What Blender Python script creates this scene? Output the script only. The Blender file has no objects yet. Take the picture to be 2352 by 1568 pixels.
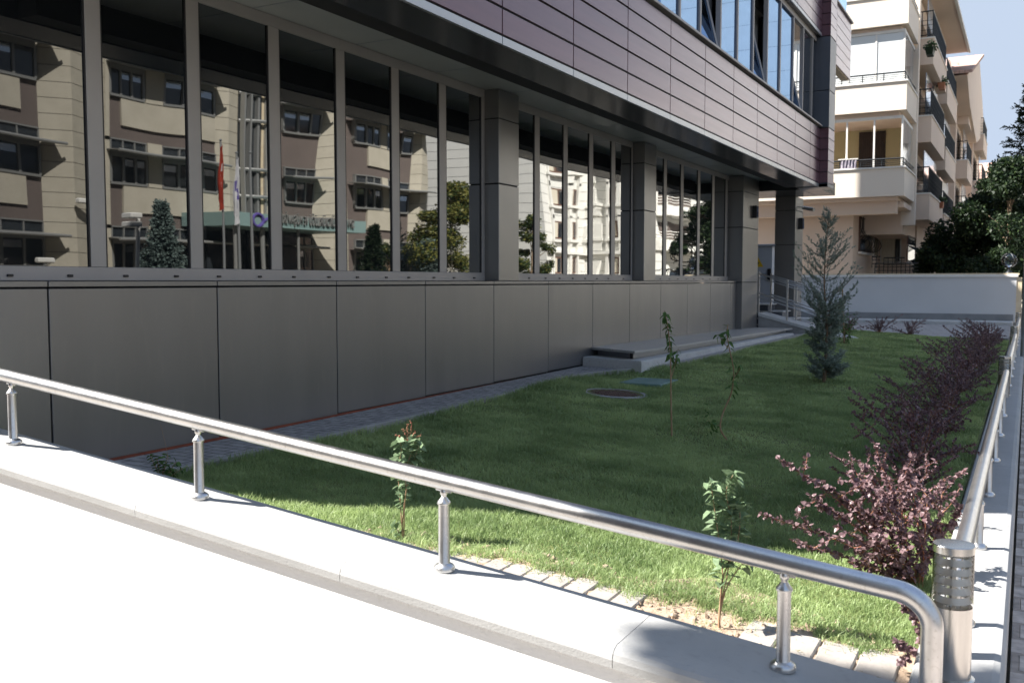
import bpy, math, random
import numpy as np
from mathutils import Vector, Matrix
R = math.radians
random.seed(7); rng = np.random.default_rng(7)
scene = bpy.context.scene

# ------------------------------------------------------------------ camera
YAW, PITCH, FPX = R(28.499), R(3.648), 2180.0          # measured on a 2352 px wide picture
cam_d = bpy.data.cameras.new('camera'); cam = bpy.data.objects.new('camera', cam_d)
scene.collection.objects.link(cam); scene.camera = cam
cam.location = (0, 0, 0); cam.rotation_euler = (R(90) - PITCH, 0, YAW)
cam_d.sensor_width = 36; cam_d.lens = FPX / 2352 * 36; cam_d.clip_end = 3000; cam_d.clip_start = .05
cam_d.dof.use_dof = True; cam_d.dof.focus_distance = 7.0; cam_d.dof.aperture_fstop = 4.5

# ------------------------------------------------------------------ light
SUN_EL, SUN_TRAVEL = R(46), R(25)                       # travel direction measured from +X towards +Y
sx, sy, sz = -math.cos(SUN_EL)*math.cos(SUN_TRAVEL), -math.cos(SUN_EL)*math.sin(SUN_TRAVEL), math.sin(SUN_EL)
world = bpy.data.worlds.new('World'); scene.world = world; world.use_nodes = True
wt = world.node_tree; bg = wt.nodes['Background']
sky = wt.nodes.new('ShaderNodeTexSky'); sky.sky_type = 'NISHITA'; sky.sun_disc = False
sky.sun_elevation = SUN_EL; sky.sun_rotation = math.atan2(sx, sy); sky.altitude = 1500
sky.air_density = 1.0; sky.dust_density = 0.35; sky.ozone_density = 1.0
hs = wt.nodes.new('ShaderNodeHueSaturation'); hs.inputs['Saturation'].default_value = .8
wt.links.new(sky.outputs[0], hs.inputs['Color']); cl = wt.nodes.new('ShaderNodeMixRGB'); cl.blend_type = 'DARKEN'; cl.inputs[0].default_value = 1; cl.inputs[2].default_value = (1.60, 1.90, 2.38, 1)
wt.links.new(hs.outputs[0], cl.inputs[1]); wt.links.new(cl.outputs[0], bg.inputs[0]); bg.inputs[1].default_value = 0.105
sl = bpy.data.lights.new('sun', 'SUN'); sun = bpy.data.objects.new('sun', sl); scene.collection.objects.link(sun)
sl.energy = 4.7; sl.angle = R(0.53); sl.color = (1.0, 0.955, 0.89)
sun.rotation_euler = Vector((sx, sy, sz)).to_track_quat('Z', 'Y').to_euler()
vs = scene.view_settings; vs.view_transform = 'Standard'; vs.look = 'None'; vs.exposure = 1.80; vs.gamma = 1
scene.cycles.max_bounces = 7; scene.cycles.glossy_bounces = 4; scene.cycles.transparent_max_bounces = 8

# ------------------------------------------------------------------ measuring helpers (picture point -> place)
F_ = np.array([-math.sin(YAW)*math.cos(PITCH), math.cos(YAW)*math.cos(PITCH), -math.sin(PITCH)])
R_ = np.array([math.cos(YAW), math.sin(YAW), 0]); U_ = np.cross(R_, F_)
def ray(x, y): return R_*(x-1176) + U_*(784-y) + F_*FPX
def onX(x, y, X): r = ray(x, y); return Vector(r*(X/r[0]))
def onY(x, y, Y): r = ray(x, y); return Vector(r*(Y/r[1]))
def onZ(x, y, Z): r = ray(x, y); return Vector(r*(Z/r[2]))
def atD(x, y, d): return Vector(ray(x, y)*(d/FPX))
GLX = -5.947
def mirX(x, y, X):                                      # a thing across the street seen in the ground-floor glass
    p = onX(x, y, 2*GLX - X); return Vector((X, p[1], p[2]))
def mirY(x, y, Y): p = onY(x, y, Y); return Vector((2*GLX-p[0], Y, p[2]))
def lawn_z(x, y): return -1.31 - (x+5.0)*.050 + min(max(y-6, 0)*.006, .06) + .012*math.sin(x*2.1+y*1.3)+.010*math.sin(y*2.7-x)
def onLawn(x, y):
    z = -1.4
    for _ in range(8): p = onZ(x, y, z); z = lawn_z(p[0], p[1])
    return p

# ------------------------------------------------------------------ materials
def mat(name, col, rough=.6, metal=0., col2=None, nscale=3., bump=0., bscale=60., spec=.5, coat=0., detail=6., stretch=None, aniso=0., transl=0., rvar=0., dirt=None):
    m = bpy.data.materials.new(name); m.use_nodes = True; nt = m.node_tree; N = nt.nodes; L = nt.links
    b = N['Principled BSDF']; b.inputs['Roughness'].default_value = rough; b.inputs['Metallic'].default_value = metal
    b.inputs['Specular IOR Level'].default_value = spec; b.inputs['Coat Weight'].default_value = coat
    if aniso: b.inputs['Anisotropic'].default_value = aniso
    b.inputs['Base Color'].default_value = (*col, 1)
    tc = N.new('ShaderNodeTexCoord'); mp = N.new('ShaderNodeMapping'); L.new(tc.outputs['Object'], mp.inputs[0])
    if stretch: mp.inputs['Scale'].default_value = stretch
    last = None
    if col2 is not None:
        n = N.new('ShaderNodeTexNoise'); n.inputs['Scale'].default_value = nscale; n.inputs['Detail'].default_value = detail
        L.new(mp.outputs[0], n.inputs['Vector'])
        r = N.new('ShaderNodeValToRGB'); r.color_ramp.elements[0].position = .32; r.color_ramp.elements[1].position = .68
        r.color_ramp.elements[0].color = (*col, 1); r.color_ramp.elements[1].color = (*col2, 1)
        L.new(n.outputs['Fac'], r.inputs[0]); last = r.outputs[0]
        if dirt is not None:
            n2 = N.new('ShaderNodeTexNoise'); n2.inputs['Scale'].default_value = nscale*9; n2.inputs['Detail'].default_value = 8
            L.new(mp.outputs[0], n2.inputs['Vector'])
            r2 = N.new('ShaderNodeValToRGB'); r2.color_ramp.elements[0].position = .56; r2.color_ramp.elements[1].position = .74
            r2.color_ramp.elements[0].color = (0, 0, 0, 1); r2.color_ramp.elements[1].color = (.7, .7, .7, 1)
            L.new(n2.outputs['Fac'], r2.inputs[0])
            mx = N.new('ShaderNodeMixRGB'); L.new(r2.outputs[0], mx.inputs[0]); L.new(last, mx.inputs[1]); mx.inputs[2].default_value = (*dirt, 1)
            last = mx.outputs[0]
        L.new(last, b.inputs['Base Color'])
    if rvar:
        n3 = N.new('ShaderNodeTexNoise'); n3.inputs['Scale'].default_value = nscale*1.7; n3.inputs['Detail'].default_value = 5
        L.new(mp.outputs[0], n3.inputs['Vector'])
        mr = N.new('ShaderNodeMapRange'); mr.inputs['To Min'].default_value = rough-rvar; mr.inputs['To Max'].default_value = rough+rvar
        L.new(n3.outputs['Fac'], mr.inputs[0]); L.new(mr.outputs[0], b.inputs['Roughness'])
    if bump:
        n = N.new('ShaderNodeTexNoise'); n.inputs['Scale'].default_value = bscale; n.inputs['Detail'].default_value = 6
        L.new(mp.outputs[0], n.inputs['Vector'])
        bp = N.new('ShaderNodeBump'); bp.inputs['Strength'].default_value = 1; bp.inputs['Distance'].default_value = bump
        L.new(n.outputs['Fac'], bp.inputs['Height']); L.new(bp.outputs[0], b.inputs['Normal'])
    if transl:
        out = N['Material Output']; t = N.new('ShaderNodeBsdfTranslucent'); ms = N.new('ShaderNodeMixShader')
        ms.inputs[0].default_value = transl
        if last is not None: L.new(last, t.inputs[0])
        else: t.inputs[0].default_value = (*col, 1)
        L.new(b.outputs[0], ms.inputs[1]); L.new(t.outputs[0], ms.inputs[2]); L.new(ms.outputs[0], out.inputs[0])
    return m
def brickmat(name, c1, c2, mortar, w, h, ms=.01, rough=.85, rot=0., bump=.004):
    m = mat(name, c1, rough); nt = m.node_tree; N = nt.nodes; L = nt.links; b = N['Principled BSDF']
    mp = [n for n in N if n.type == 'MAPPING'][0]; mp.inputs['Rotation'].default_value = (0, 0, rot)
    br = N.new('ShaderNodeTexBrick'); L.new(mp.outputs[0], br.inputs[0])
    br.inputs['Color1'].default_value = (*c1, 1); br.inputs['Color2'].default_value = (*c2, 1); br.inputs['Mortar'].default_value = (*mortar, 1)
    br.inputs['Scale'].default_value = 1; br.inputs['Mortar Size'].default_value = ms; br.inputs['Mortar Smooth'].default_value = .25
    br.inputs['Brick Width'].default_value = w; br.inputs['Row Height'].default_value = h
    n = N.new('ShaderNodeTexNoise'); n.inputs['Scale'].default_value = 14; n.inputs['Detail'].default_value = 8; L.new(mp.outputs[0], n.inputs['Vector'])
    mr = N.new('ShaderNodeMapRange'); mr.inputs['From Min'].default_value = .3; mr.inputs['From Max'].default_value = .7; mr.inputs['To Min'].default_value = .7; mr.inputs['To Max'].default_value = 1.25
    L.new(n.outputs['Fac'], mr.inputs[0])
    mx = N.new('ShaderNodeMixRGB'); mx.blend_type = 'MULTIPLY'; mx.inputs[0].default_value = 1
    L.new(br.outputs['Color'], mx.inputs[1]); L.new(mr.outputs[0], mx.inputs[2]); L.new(mx.outputs[0], b.inputs['Base Color'])
    ad = N.new('ShaderNodeMath'); ad.operation = 'MULTIPLY_ADD'; L.new(n.outputs['Fac'], ad.inputs[0]); ad.inputs[1].default_value = .5
    inv = N.new('ShaderNodeMath'); inv.operation = 'SUBTRACT'; inv.inputs[0].default_value = 1; L.new(br.outputs['Fac'], inv.inputs[1]); L.new(inv.outputs[0], ad.inputs[2])
    bp = N.new('ShaderNodeBump'); bp.inputs['Distance'].default_value = bump; L.new(ad.outputs[0], bp.inputs['Height']); L.new(bp.outputs[0], b.inputs['Normal'])
    return m
M = {}
M['panel'] = mat('grey_composite_panel', (.084, .083, .086), .37, .12, (.104, .102, .103), 1.1, .0009, 3, rvar=.06, spec=1., dirt=(.115, .112, .107), stretch=(1, 2.2, .4))
M['pillar'] = mat('grey_pillar_panel', (.085, .082, .08), .34, .12, (.097, .094, .092), 1.4, .0006, 4, rvar=.05, spec=1.)
M['frame'] = mat('window_frame_metal', (.325, .31, .30), .5, .3, (.36, .34, .33), 2.)
M['dark'] = mat('dark_joint', (.012, .012, .013), .7)
for k_ in ('panel', 'pillar'): M[k_].node_tree.nodes['Principled BSDF'].inputs['IOR'].default_value = 1.85
M['red'] = mat('red_membrane', (.28, .07, .035), .8, col2=(.18, .05, .03), nscale=6)
M['soffit'] = mat('soffit_panel', (.40, .42, .41), .32, .1, (.44, .455, .445), 2.)
M['beam'] = mat('dark_gloss_panel', (.03, .032, .036), .22, .3, (.036, .038, .042), 1.2, rvar=.05)
M['edge_trim'] = mat('pale_metal_trim', (.42, .44, .47), .35, .7)
M['brown'] = mat('brushed_copper_panel', (.115, .043, .046), .33, .45, (.15, .056, .058), 2.2, .0004, 9, spec=1., stretch=(1, .25, 6), coat=.65, rvar=.06)
M['brown'].node_tree.nodes['Principled BSDF'].inputs['Coat Roughness'].default_value = .2; M['brown'].node_tree.nodes['Principled BSDF'].inputs['Coat Tint'].default_value = (.78, .82, 1, 1)
M['bluegrey'] = mat('blue_grey_panel', (.10, .115, .14), .38, .5, (.12, .13, .155), 1.5)
M['riserblue'] = mat('blue_grey_riser', (.24, .25, .28), .5, col2=(.2, .21, .23), nscale=2)
M['steel'] = mat('brushed_stainless', (.58, .575, .57), .33, 1.0, (.66, .655, .65), 9., .00006, 30, stretch=(1, 1, 1), rvar=.07, dirt=(.45, .44, .42))
M['steel2'] = mat('bollard_stainless', (.55, .54, .52), .24, 1.0, (.62, .61, .59), 6., .0002, 40, stretch=(9, 9, .6), rvar=.06)
M['louvre'] = mat('satin_louvre_steel', (.72, .72, .70), .48, .7)
M['white'] = mat('white_render', (.80, .80, .79), .85, col2=(.83, .83, .82), nscale=2., bump=.0025, bscale=70, dirt=(.74, .74, .72))
M['coping'] = mat('coping_concrete', (.325, .325, .32), .8, col2=(.385, .385, .38), nscale=2.4, bump=.0015, bscale=110, dirt=(.31, .31, .30), stretch=(1, 1, 1))
M['concrete'] = mat('concrete', (.46, .46, .455), .85, col2=(.54, .54, .535), nscale=3, bump=.002, bscale=60, dirt=(.28, .28, .28))
M['kerb'] = mat('kerb_concrete', (.24, .235, .23), .9, col2=(.33, .325, .32), nscale=4, bump=.003, bscale=50)
M['tile'] = mat('platform_granite', (.34, .33, .32), .42, col2=(.42, .41, .40), nscale=55, spec=.6)
M['pavers'] = brickmat('grey_paving_blocks', (.27, .265, .27), (.34, .33, .33), (.10, .095, .09), .2, .1, .006)
M['farpave'] = brickmat('grey_far_paving', (.29, .28, .28), (.35, .34, .34), (.16, .15, .15), .4, .25, .012, rot=.5)
M['slab'] = mat('pale_paving_slab', (.27, .245, .22), .88, col2=(.36, .33, .30), nscale=7, bump=.003, bscale=45, dirt=(.30, .27, .23))
M['cobble'] = brickmat('brown_pavement', (.42, .37, .335), (.48, .43, .39), (.30, .26, .23), .38, .24, .02, bump=.012)
M['soil'] = mat('sandy_soil', (.30, .22, .155), .95, col2=(.40, .31, .23), nscale=14, bump=.02, bscale=25, dirt=(.22, .15, .10))
M['clipping'] = mat('dry_clipping', (.16, .15, .06), .9, col2=(.38, .33, .17), nscale=30)
M['dirt'] = mat('lawn_soil', (.10, .125, .04), .95, col2=(.16, .18, .06), nscale=5, bump=.02, bscale=30)
M['asphalt'] = mat('asphalt', (.05, .05, .05), .9, col2=(.07, .07, .068), nscale=3, bump=.004, bscale=120)
M['ground'] = mat('far_ground', (.16, .14, .11), .95, col2=(.22, .2, .16), nscale=.4, bump=.01, bscale=9)
M['greywall'] = mat('grey_white_render', (.58, .585, .59), .85, col2=(.63, .635, .64), nscale=.8, bump=.002, bscale=60)
M['greybase'] = mat('grey_plinth', (.22, .225, .23), .85, col2=(.27, .275, .28), nscale=3)
M['creamtrim'] = mat('cream_trim', (.62, .5, .33), .8, col2=(.7, .6, .44), nscale=5)
M['apt'] = mat('peach_render', (.66, .53, .43), .88, col2=(.69, .56, .46), nscale=.7, bump=.002, bscale=40)
M['apt_pale'] = mat('cream_render', (.75, .66, .56), .88, col2=(.78, .69, .59), nscale=.7, bump=.002, bscale=40)
M['apt_in'] = mat('balcony_inner_wall', (.44, .38, .22), .9, col2=(.48, .41, .25), nscale=1.)
M['whitetrim'] = mat('white_trim', (.72, .70, .66), .7, col2=(.78, .76, .72), nscale=3)
M['iron'] = mat('black_iron', (.016, .02, .024), .45, .3)
M['brownwood'] = mat('brown_joinery', (.10, .045, .03), .55, col2=(.14, .065, .04), nscale=4)
M['shutter'] = mat('dark_shutter', (.022, .013, .010), .6, col2=(.032, .02, .016), nscale=5)
M['darkglass'] = mat('dark_glass', (.03, .035, .04), .06, 0, spec=1.)
M['paneglass'] = mat('balcony_glass', (.55, .60, .66), .10, .85)
M['frosted'] = mat('frosted_glass', (.66, .69, .70), .35, col2=(.70, .73, .74), nscale=1)
M['curtain'] = mat('curtain', (.55, .50, .40), .9, col2=(.68, .63, .52), nscale=5, stretch=(6, 6, .2))
M['terracotta'] = mat('terracotta', (.33, .13, .07), .8, col2=(.42, .18, .1), nscale=6)
M['rooftile'] = brickmat('roof_tiles', (.45, .29, .23), (.52, .35, .28), (.28, .18, .14), .25, .3, .02)
M['beige'] = mat('beige_stone', (.42, .385, .31), .85, col2=(.48, .44, .36), nscale=1.3, bump=.003, bscale=20, dirt=(.37, .34, .27))
M['brownpl'] = mat('brown_plaster', (.125, .10, .09), .9, col2=(.145, .116, .104), nscale=1.)
M['greyframe'] = mat('grey_alu_frame', (.25, .25, .24), .5, .3)
M['awning'] = mat('awning_metal', (.33, .33, .32), .45, .4)
M['teal'] = mat('teal_fascia', (.20, .30, .29), .5, col2=(.22, .32, .31), nscale=1)
M['ivory'] = mat('ivory_cladding', (.70, .69, .65), .85, col2=(.75, .74, .70), nscale=.8, bump=.002, bscale=20)
M['ivoryshade'] = mat('shaded_ivory_cladding', (.50, .52, .50), .85, col2=(.54, .56, .54), nscale=.8)  # ivory greyed so the colour carries the shade of the balconies
M['flagred'] = mat('red_cloth', (.42, .045, .02), .8, transl=.3)
M['flagwhite'] = mat('white_cloth', (.78, .78, .80), .8, transl=.3)
M['violet'] = mat('violet_print', (.10, .07, .30), .8)
M['laundry'] = mat('patterned_cloth', (.10, .09, .13), .9, col2=(.35, .32, .36), nscale=14)
M['pole'] = mat('pole_metal', (.36, .37, .37), .4, .6)
M['cabinet'] = mat('cabinet_grey', (.42, .44, .47), .55, col2=(.45, .47, .5), nscale=2)
M['yellow'] = mat('warning_yellow', (.75, .48, .02), .6)
M['black'] = mat('black_plastic', (.015, .015, .017), .45)
M['lampglass'] = mat('lamp_front_glass', (.12, .16, .30), .08, .5)
M['rust'] = mat('rusty_iron', (.09, .052, .042), .9, .2, (.14, .09, .07), 22, .004, 60)
M['greenplate'] = mat('green_plate', (.11, .19, .17), .6, col2=(.16, .25, .23), nscale=9)
M['bark'] = mat('bark', (.16, .11, .07), .9, col2=(.24, .17, .11), nscale=20, bump=.004, bscale=60)
M['redstem'] = mat('red_stem', (.30, .075, .045), .7, col2=(.36, .2, .1), nscale=14)
M['palestem'] = mat('pale_stem', (.36, .27, .16), .8, col2=(.3, .16, .09), nscale=16)
M['greenstem'] = mat('green_stem', (.2, .19, .08), .8)
def leafmat(name, a, b, t=.35, rough=.6, ns=40): return mat(name, a, rough, 0, b, ns, spec=.3, transl=t, detail=2)
M['leafgrey'] = leafmat('grey_green_leaf', (.13, .20, .10), (.22, .30, .18), .3)
M['leafsap'] = leafmat('sapling_leaf', (.06, .13, .035), (.12, .21, .06))
M['leafpurple'] = leafmat('purple_leaf', (.13, .07, .08), (.27, .185, .195), .28, .40)
M['leafcedar'] = leafmat('blue_needle', (.17, .22, .18), (.29, .34, .285), .2, .7, 18)
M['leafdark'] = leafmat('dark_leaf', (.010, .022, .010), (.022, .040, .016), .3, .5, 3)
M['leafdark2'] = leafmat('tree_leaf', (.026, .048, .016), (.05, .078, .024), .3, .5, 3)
M['leafyellow'] = leafmat('yellowing_leaf', (.14, .15, .035), (.24, .22, .06), .35, .5, 3)
M['leafspruce'] = leafmat('spruce_needle', (.10, .14, .13), (.18, .23, .21), .15, .7, 5)
M['birchbark'] = mat('birch_bark', (.55, .52, .46), .8, col2=(.2, .18, .15), nscale=9)
M['carpaint'] = mat('dark_car_paint', (.03, .04, .06), .25, .4, coat=.6)
M['carpaint2'] = mat('silver_car_paint', (.4, .41, .42), .3, .6, coat=.6)
M['rubber'] = mat('rubber', (.02, .02, .02), .9)
M['grassm'] = mat('grass_blade', (.19, .275, .105), .5, 0, (.43, .535, .24), 1.7, spec=.5, transl=.42, detail=3, dirt=(.21, .24, .10))
# glass with the faint waviness of real panes
def waveglass(name, c0, c1, amp, sc):
    m = bpy.data.materials.new(name); m.use_nodes = True; nt = m.node_tree; N = nt.nodes; L = nt.links; N.remove(N['Principled BSDF'])
    tc = N.new('ShaderNodeTexCoord'); mp = N.new('ShaderNodeMapping'); L.new(tc.outputs['Object'], mp.inputs[0]); mp.inputs['Scale'].default_value = (1, 1, .5)
    oi = N.new('ShaderNodeObjectInfo'); vm = N.new('ShaderNodeVectorMath'); vm.operation = 'ADD'
    L.new(mp.outputs[0], vm.inputs[0]); sc2 = N.new('ShaderNodeMath'); sc2.operation = 'MULTIPLY'; sc2.inputs[1].default_value = 37
    L.new(oi.outputs['Random'], sc2.inputs[0]); L.new(sc2.outputs[0], vm.inputs[1])
    n = N.new('ShaderNodeTexNoise'); n.inputs['Scale'].default_value = sc; n.inputs['Detail'].default_value = .6; L.new(vm.outputs[0], n.inputs['Vector'])
    bp = N.new('ShaderNodeBump'); bp.inputs['Distance'].default_value = amp; L.new(n.outputs['Fac'], bp.inputs['Height'])
    lw = N.new('ShaderNodeLayerWeight'); lw.inputs[0].default_value = .5
    mr = N.new('ShaderNodeMapRange'); mr.inputs['From Min'].default_value = .15; mr.inputs['From Max'].default_value = .72; L.new(lw.outputs['Facing'], mr.inputs[0])
    mx = N.new('ShaderNodeMixRGB'); L.new(mr.outputs[0], mx.inputs[0]); mx.inputs[1].default_value = (*c0, 1); mx.inputs[2].default_value = (*c1, 1)
    g = N.new('ShaderNodeBsdfGlossy'); g.inputs['Roughness'].default_value = .012; L.new(mx.outputs[0], g.inputs['Color']); L.new(bp.outputs[0], g.inputs['Normal'])
    d = N.new('ShaderNodeBsdfDiffuse'); d.inputs[0].default_value = (.006, .007, .008, 1); a = N.new('ShaderNodeAddShader')
    L.new(g.outputs[0], a.inputs[0]); L.new(d.outputs[0], a.inputs[1]); L.new(a.outputs[0], N['Material Output'].inputs[0]); return m
M['mirror'] = waveglass('solar_glass', (.105, .107, .108), (.42, .425, .42), .008, .8)
M['mirror2'] = waveglass('solar_glass_upper', (.10, .17, .29), (.20, .31, .50), .0015, 1.0)
def clearglass():
    m = bpy.data.materials.new('clear_tube_glass'); m.use_nodes = True; nt = m.node_tree; N = nt.nodes; L = nt.links
    N.remove(N['Principled BSDF']); g = N.new('ShaderNodeBsdfGlossy'); g.inputs['Roughness'].default_value = .02
    t = N.new('ShaderNodeBsdfTransparent'); t.inputs[0].default_value = (.985, .99, .988, 1); f = N.new('ShaderNodeFresnel'); f.inputs[0].default_value = 1.5
    ms = N.new('ShaderNodeMixShader'); L.new(f.outputs[0], ms.inputs[0]); L.new(t.outputs[0], ms.inputs[1]); L.new(g.outputs[0], ms.inputs[2])
    L.new(ms.outputs[0], N['Material Output'].inputs[0]); return m
M['clear'] = clearglass()

# ------------------------------------------------------------------ mesh + object helpers
class MB:
    def __init__(s): s.v = []; s.f = []; s.m = []; s.mi = 0; s.mats = []; s.sm = []; s.smooth = False
    def use(s, name, smooth=None):
        if name not in s.mats: s.mats.append(name)
        s.mi = s.mats.index(name)
        if smooth is not None: s.smooth = smooth
        return s
    def add(s, vs, fs):
        o = len(s.v); s.v += [tuple(p) for p in vs]
        for f in fs: s.f.append(tuple(i+o for i in f)); s.m.append(s.mi); s.sm.append(s.smooth)
        return s
    def box(s, x0, x1, y0, y1, z0, z1, bev=0):
        x0, x1 = min(x0, x1), max(x0, x1); y0, y1 = min(y0, y1), max(y0, y1); z0, z1 = min(z0, z1), max(z0, z1)
        if bev <= 0:
            return s.add([(x0,y0,z0),(x1,y0,z0),(x1,y1,z0),(x0,y1,z0),(x0,y0,z1),(x1,y0,z1),(x1,y1,z1),(x0,y1,z1)],
                         [(0,3,2,1),(4,5,6,7),(0,1,5,4),(1,2,6,5),(2,3,7,6),(3,0,4,7)])
        b = bev; P = []
        for (z, i) in ((z0, b), (z0+b, 0), (z1-b, 0), (z1, b)):
            P.append([(x0+b+(0 if i==0 else 0)-(b if i==0 else 0)+0, 0, 0)])
        rings = []
        for (z, ins) in ((z0, b), (z0+b, 0), (z1-b, 0), (z1, b)):
            a0, a1, c0, c1 = x0+ins, x1-ins, y0+ins, y1-ins
            rings.append([(a0+b,c0,z),(a1-b,c0,z),(a1,c0+b,z),(a1,c1-b,z),(a1-b,c1,z),(a0+b,c1,z),(a0,c1-b,z),(a0,c0+b,z)])
        vs = [p for r in rings for p in r]; fs = [tuple(range(7,-1,-1)), tuple(range(24,32))]
        for k in range(3):
            for i in range(8): j = (i+1)%8; fs.append((k*8+i, k*8+j, (k+1)*8+j, (k+1)*8+i))
        return s.add(vs, fs)
    def prism(s, poly, z0, z1):                 # poly in XY, any z per call
        n = len(poly); vs = [(x,y,z0) for x,y in poly]+[(x,y,z1) for x,y in poly]
        return s.add(vs, [tuple(range(n-1,-1,-1)), tuple(range(n,2*n))]+[(i,(i+1)%n,n+(i+1)%n,n+i) for i in range(n)])
    def extrude(s, prof, p0, p1, axis='X'):     # profile of (a,z) pairs run along X (a=y) or Y (a=x), with z offsets
        n = len(prof); vs = []
        for (t, dz) in (p0, p1):
            for a, z in prof: vs.append((t, a, z+dz) if axis == 'X' else (a, t, z+dz))
        fs = [tuple(range(n)), tuple(range(2*n-1, n-1, -1))]+[(i, n+i, n+(i+1)%n, (i+1)%n) for i in range(n)]
        return s.add(vs, fs)
    def tube(s, pts, r, seg=8, caps=True):
        pts = [Vector(p) for p in pts]; n = len(pts); rs = r if isinstance(r, (list, tuple)) else [r]*n
        t0 = (pts[1]-pts[0]).normalized(); up = Vector((0,0,1)) if abs(t0.z) < .9 else Vector((1,0,0))
        nrm = t0.cross(up).normalized(); vs = []
        for i, p in enumerate(pts):
            t = (pts[min(i+1,n-1)]-pts[max(i-1,0)]).normalized(); nrm = (nrm - t*nrm.dot(t)).normalized(); bn = t.cross(nrm)
            for k in range(seg):
                a = 2*math.pi*k/seg; vs.append(p + (nrm*math.cos(a)+bn*math.sin(a))*rs[i])
        fs = []
        for i in range(n-1):
            for k in range(seg): j = (k+1)%seg; fs.append((i*seg+k, i*seg+j, (i+1)*seg+j, (i+1)*seg+k))
        if caps: fs += [tuple(range(seg-1,-1,-1)), tuple(range((n-1)*seg, n*seg))]
        return s.add(vs, fs)
    def lathe(s, prof, c, seg=24, tilt=None):   # prof (r,z)
        vs = []; fs = []; n = len(prof)
        for (r, z) in prof:
            for k in range(seg):
                a = 2*math.pi*k/seg; v = Vector((r*math.cos(a), r*math.sin(a), z))
                if tilt is not None: v = tilt @ v
                vs.append((c[0]+v.x, c[1]+v.y, c[2]+v.z))
        for i in range(n-1):
            for k in range(seg): j = (k+1)%seg; fs.append((i*seg+k, i*seg+j, (i+1)*seg+j, (i+1)*seg+k))
        fs += [tuple(range(seg-1,-1,-1)), tuple(range((n-1)*seg, n*seg))]
        return s.add(vs, fs)
    def quad(s, a, b, c, d): return s.add([a,b,c,d], [(0,1,2,3)])
    def leaf(s, p, d, n, L, W, fold=.25, droop=.15):   # pointed leaf of 6 faces, d along, n up
        d = d.normalized(); w = d.cross(n)
        if w.length < 1e-3: w = d.cross(Vector((0.3,.5,.8)))
        w.normalize(); n = w.cross(d)
        c1 = p+d*L*.33+n*L*.05; c2 = p+d*L*.68-n*L*droop*.5; tip = p+d*L-n*L*droop
        e = n*W*fold
        return s.add([p, c1+w*W*.5+e, c2+w*W*.42+e, tip, c2-w*W*.42+e, c1-w*W*.5+e, c1, c2],
                     [(0,1,6),(1,2,7,6),(2,3,7),(0,6,5),(6,7,4,5),(7,3,4)])
    def build(s, name, parent=None, loc=None):
        me = bpy.data.meshes.new(name)
        vs = s.v
        if loc is not None: vs = [(a-loc[0], b-loc[1], c-loc[2]) for a,b,c in vs]
        me.from_pydata(vs, [], s.f)
        for k in s.mats: me.materials.append(M[k])
        me.polygons.foreach_set('material_index', s.m); me.polygons.foreach_set('use_smooth', s.sm); me.update()
        if any(s.sm) and len(s.f) < 60000: me.set_sharp_from_angle(angle=R(38))
        o = bpy.data.objects.new(name, me); scene.collection.objects.link(o)
        if loc is not None: o.location = loc
        if parent is not None:
            o.parent = parent
            if loc is None and parent.type == 'EMPTY': o.location = -parent.location
            elif loc is not None: o.location = Vector(loc) - parent.location
        return o
def mb(m=None, smooth=False):
    b = MB(); b.smooth = smooth
    if m: b.use(m)
    return b
def tag(o, label=None, cat=None, group=None, kind=None):
    if label: o['label'] = label
    if cat: o['category'] = cat
    if group: o['group'] = group
    if kind: o['kind'] = kind
    return o
def thing(name, loc, label, cat, group=None):
    o = bpy.data.objects.new(name, None); scene.collection.objects.link(o); o.location = loc
    o.empty_display_size = .2
    return tag(o, label, cat, group)
def struct(name, b): return tag(b.build(name), kind='structure')
def copy_tree(o, parent=None):
    c = o.copy(); scene.collection.objects.link(c)
    if parent is not None: c.parent = parent
    for ch in list(o.children): copy_tree(ch, c)
    return c
def V3(*a): return Vector(a)

# ================================================================== GROUND AND STREETS
def sheet_z(x, y):
    z = -1.98
    if x > 6: z += min((x-6)/8, 1)*(min(max((y-25)/35, 0), 1)*.95)
    return z
b = mb('ground'); xs = [-900,-300,-100,-40,-20,-10,0,6,10,14,20,30,60,120,300,900]; ys = [-900,-300,-100,-30,-10,0,10,25,33,42,51,60,90,150,300,900]
vs = [(x, y, sheet_z(x,y)-.06) for y in ys for x in xs]; nx = len(xs)
b.add(vs, [(j*nx+i, j*nx+i+1, (j+1)*nx+i+1, (j+1)*nx+i) for j in range(len(ys)-1) for i in range(nx-1)]); struct('ground', b)
b = mb('asphalt'); ysr = [-60,0,25,33,42,51,60,90,150]; 
vs = [(x, y, sheet_z(x,y)-.02+(0 if x < 6 else 0)) for y in ysr for x in (2.6, 6, 9.5)]
b.add(vs, [(j*3+i, j*3+i+1, (j+1)*3+i+1, (j+1)*3+i) for j in range(len(ysr)-1) for i in range(2)]); struct('road', b)
b = mb('cobble'); b.box(-.02, 2.5, -8, 60, -2.05, -1.86); b.use('kerb'); b.box(2.5, 2.64, -8, 60, -2.05, -1.85); struct('pavement', b)
b = mb('slab'); b.box(-30, -.02, -2.0, 3.2, -2.06, -1.985); b.use('asphalt'); b.box(-30, -.02, -9, -2.002, -2.06, -2.0); struct('side_street', b)

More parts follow.
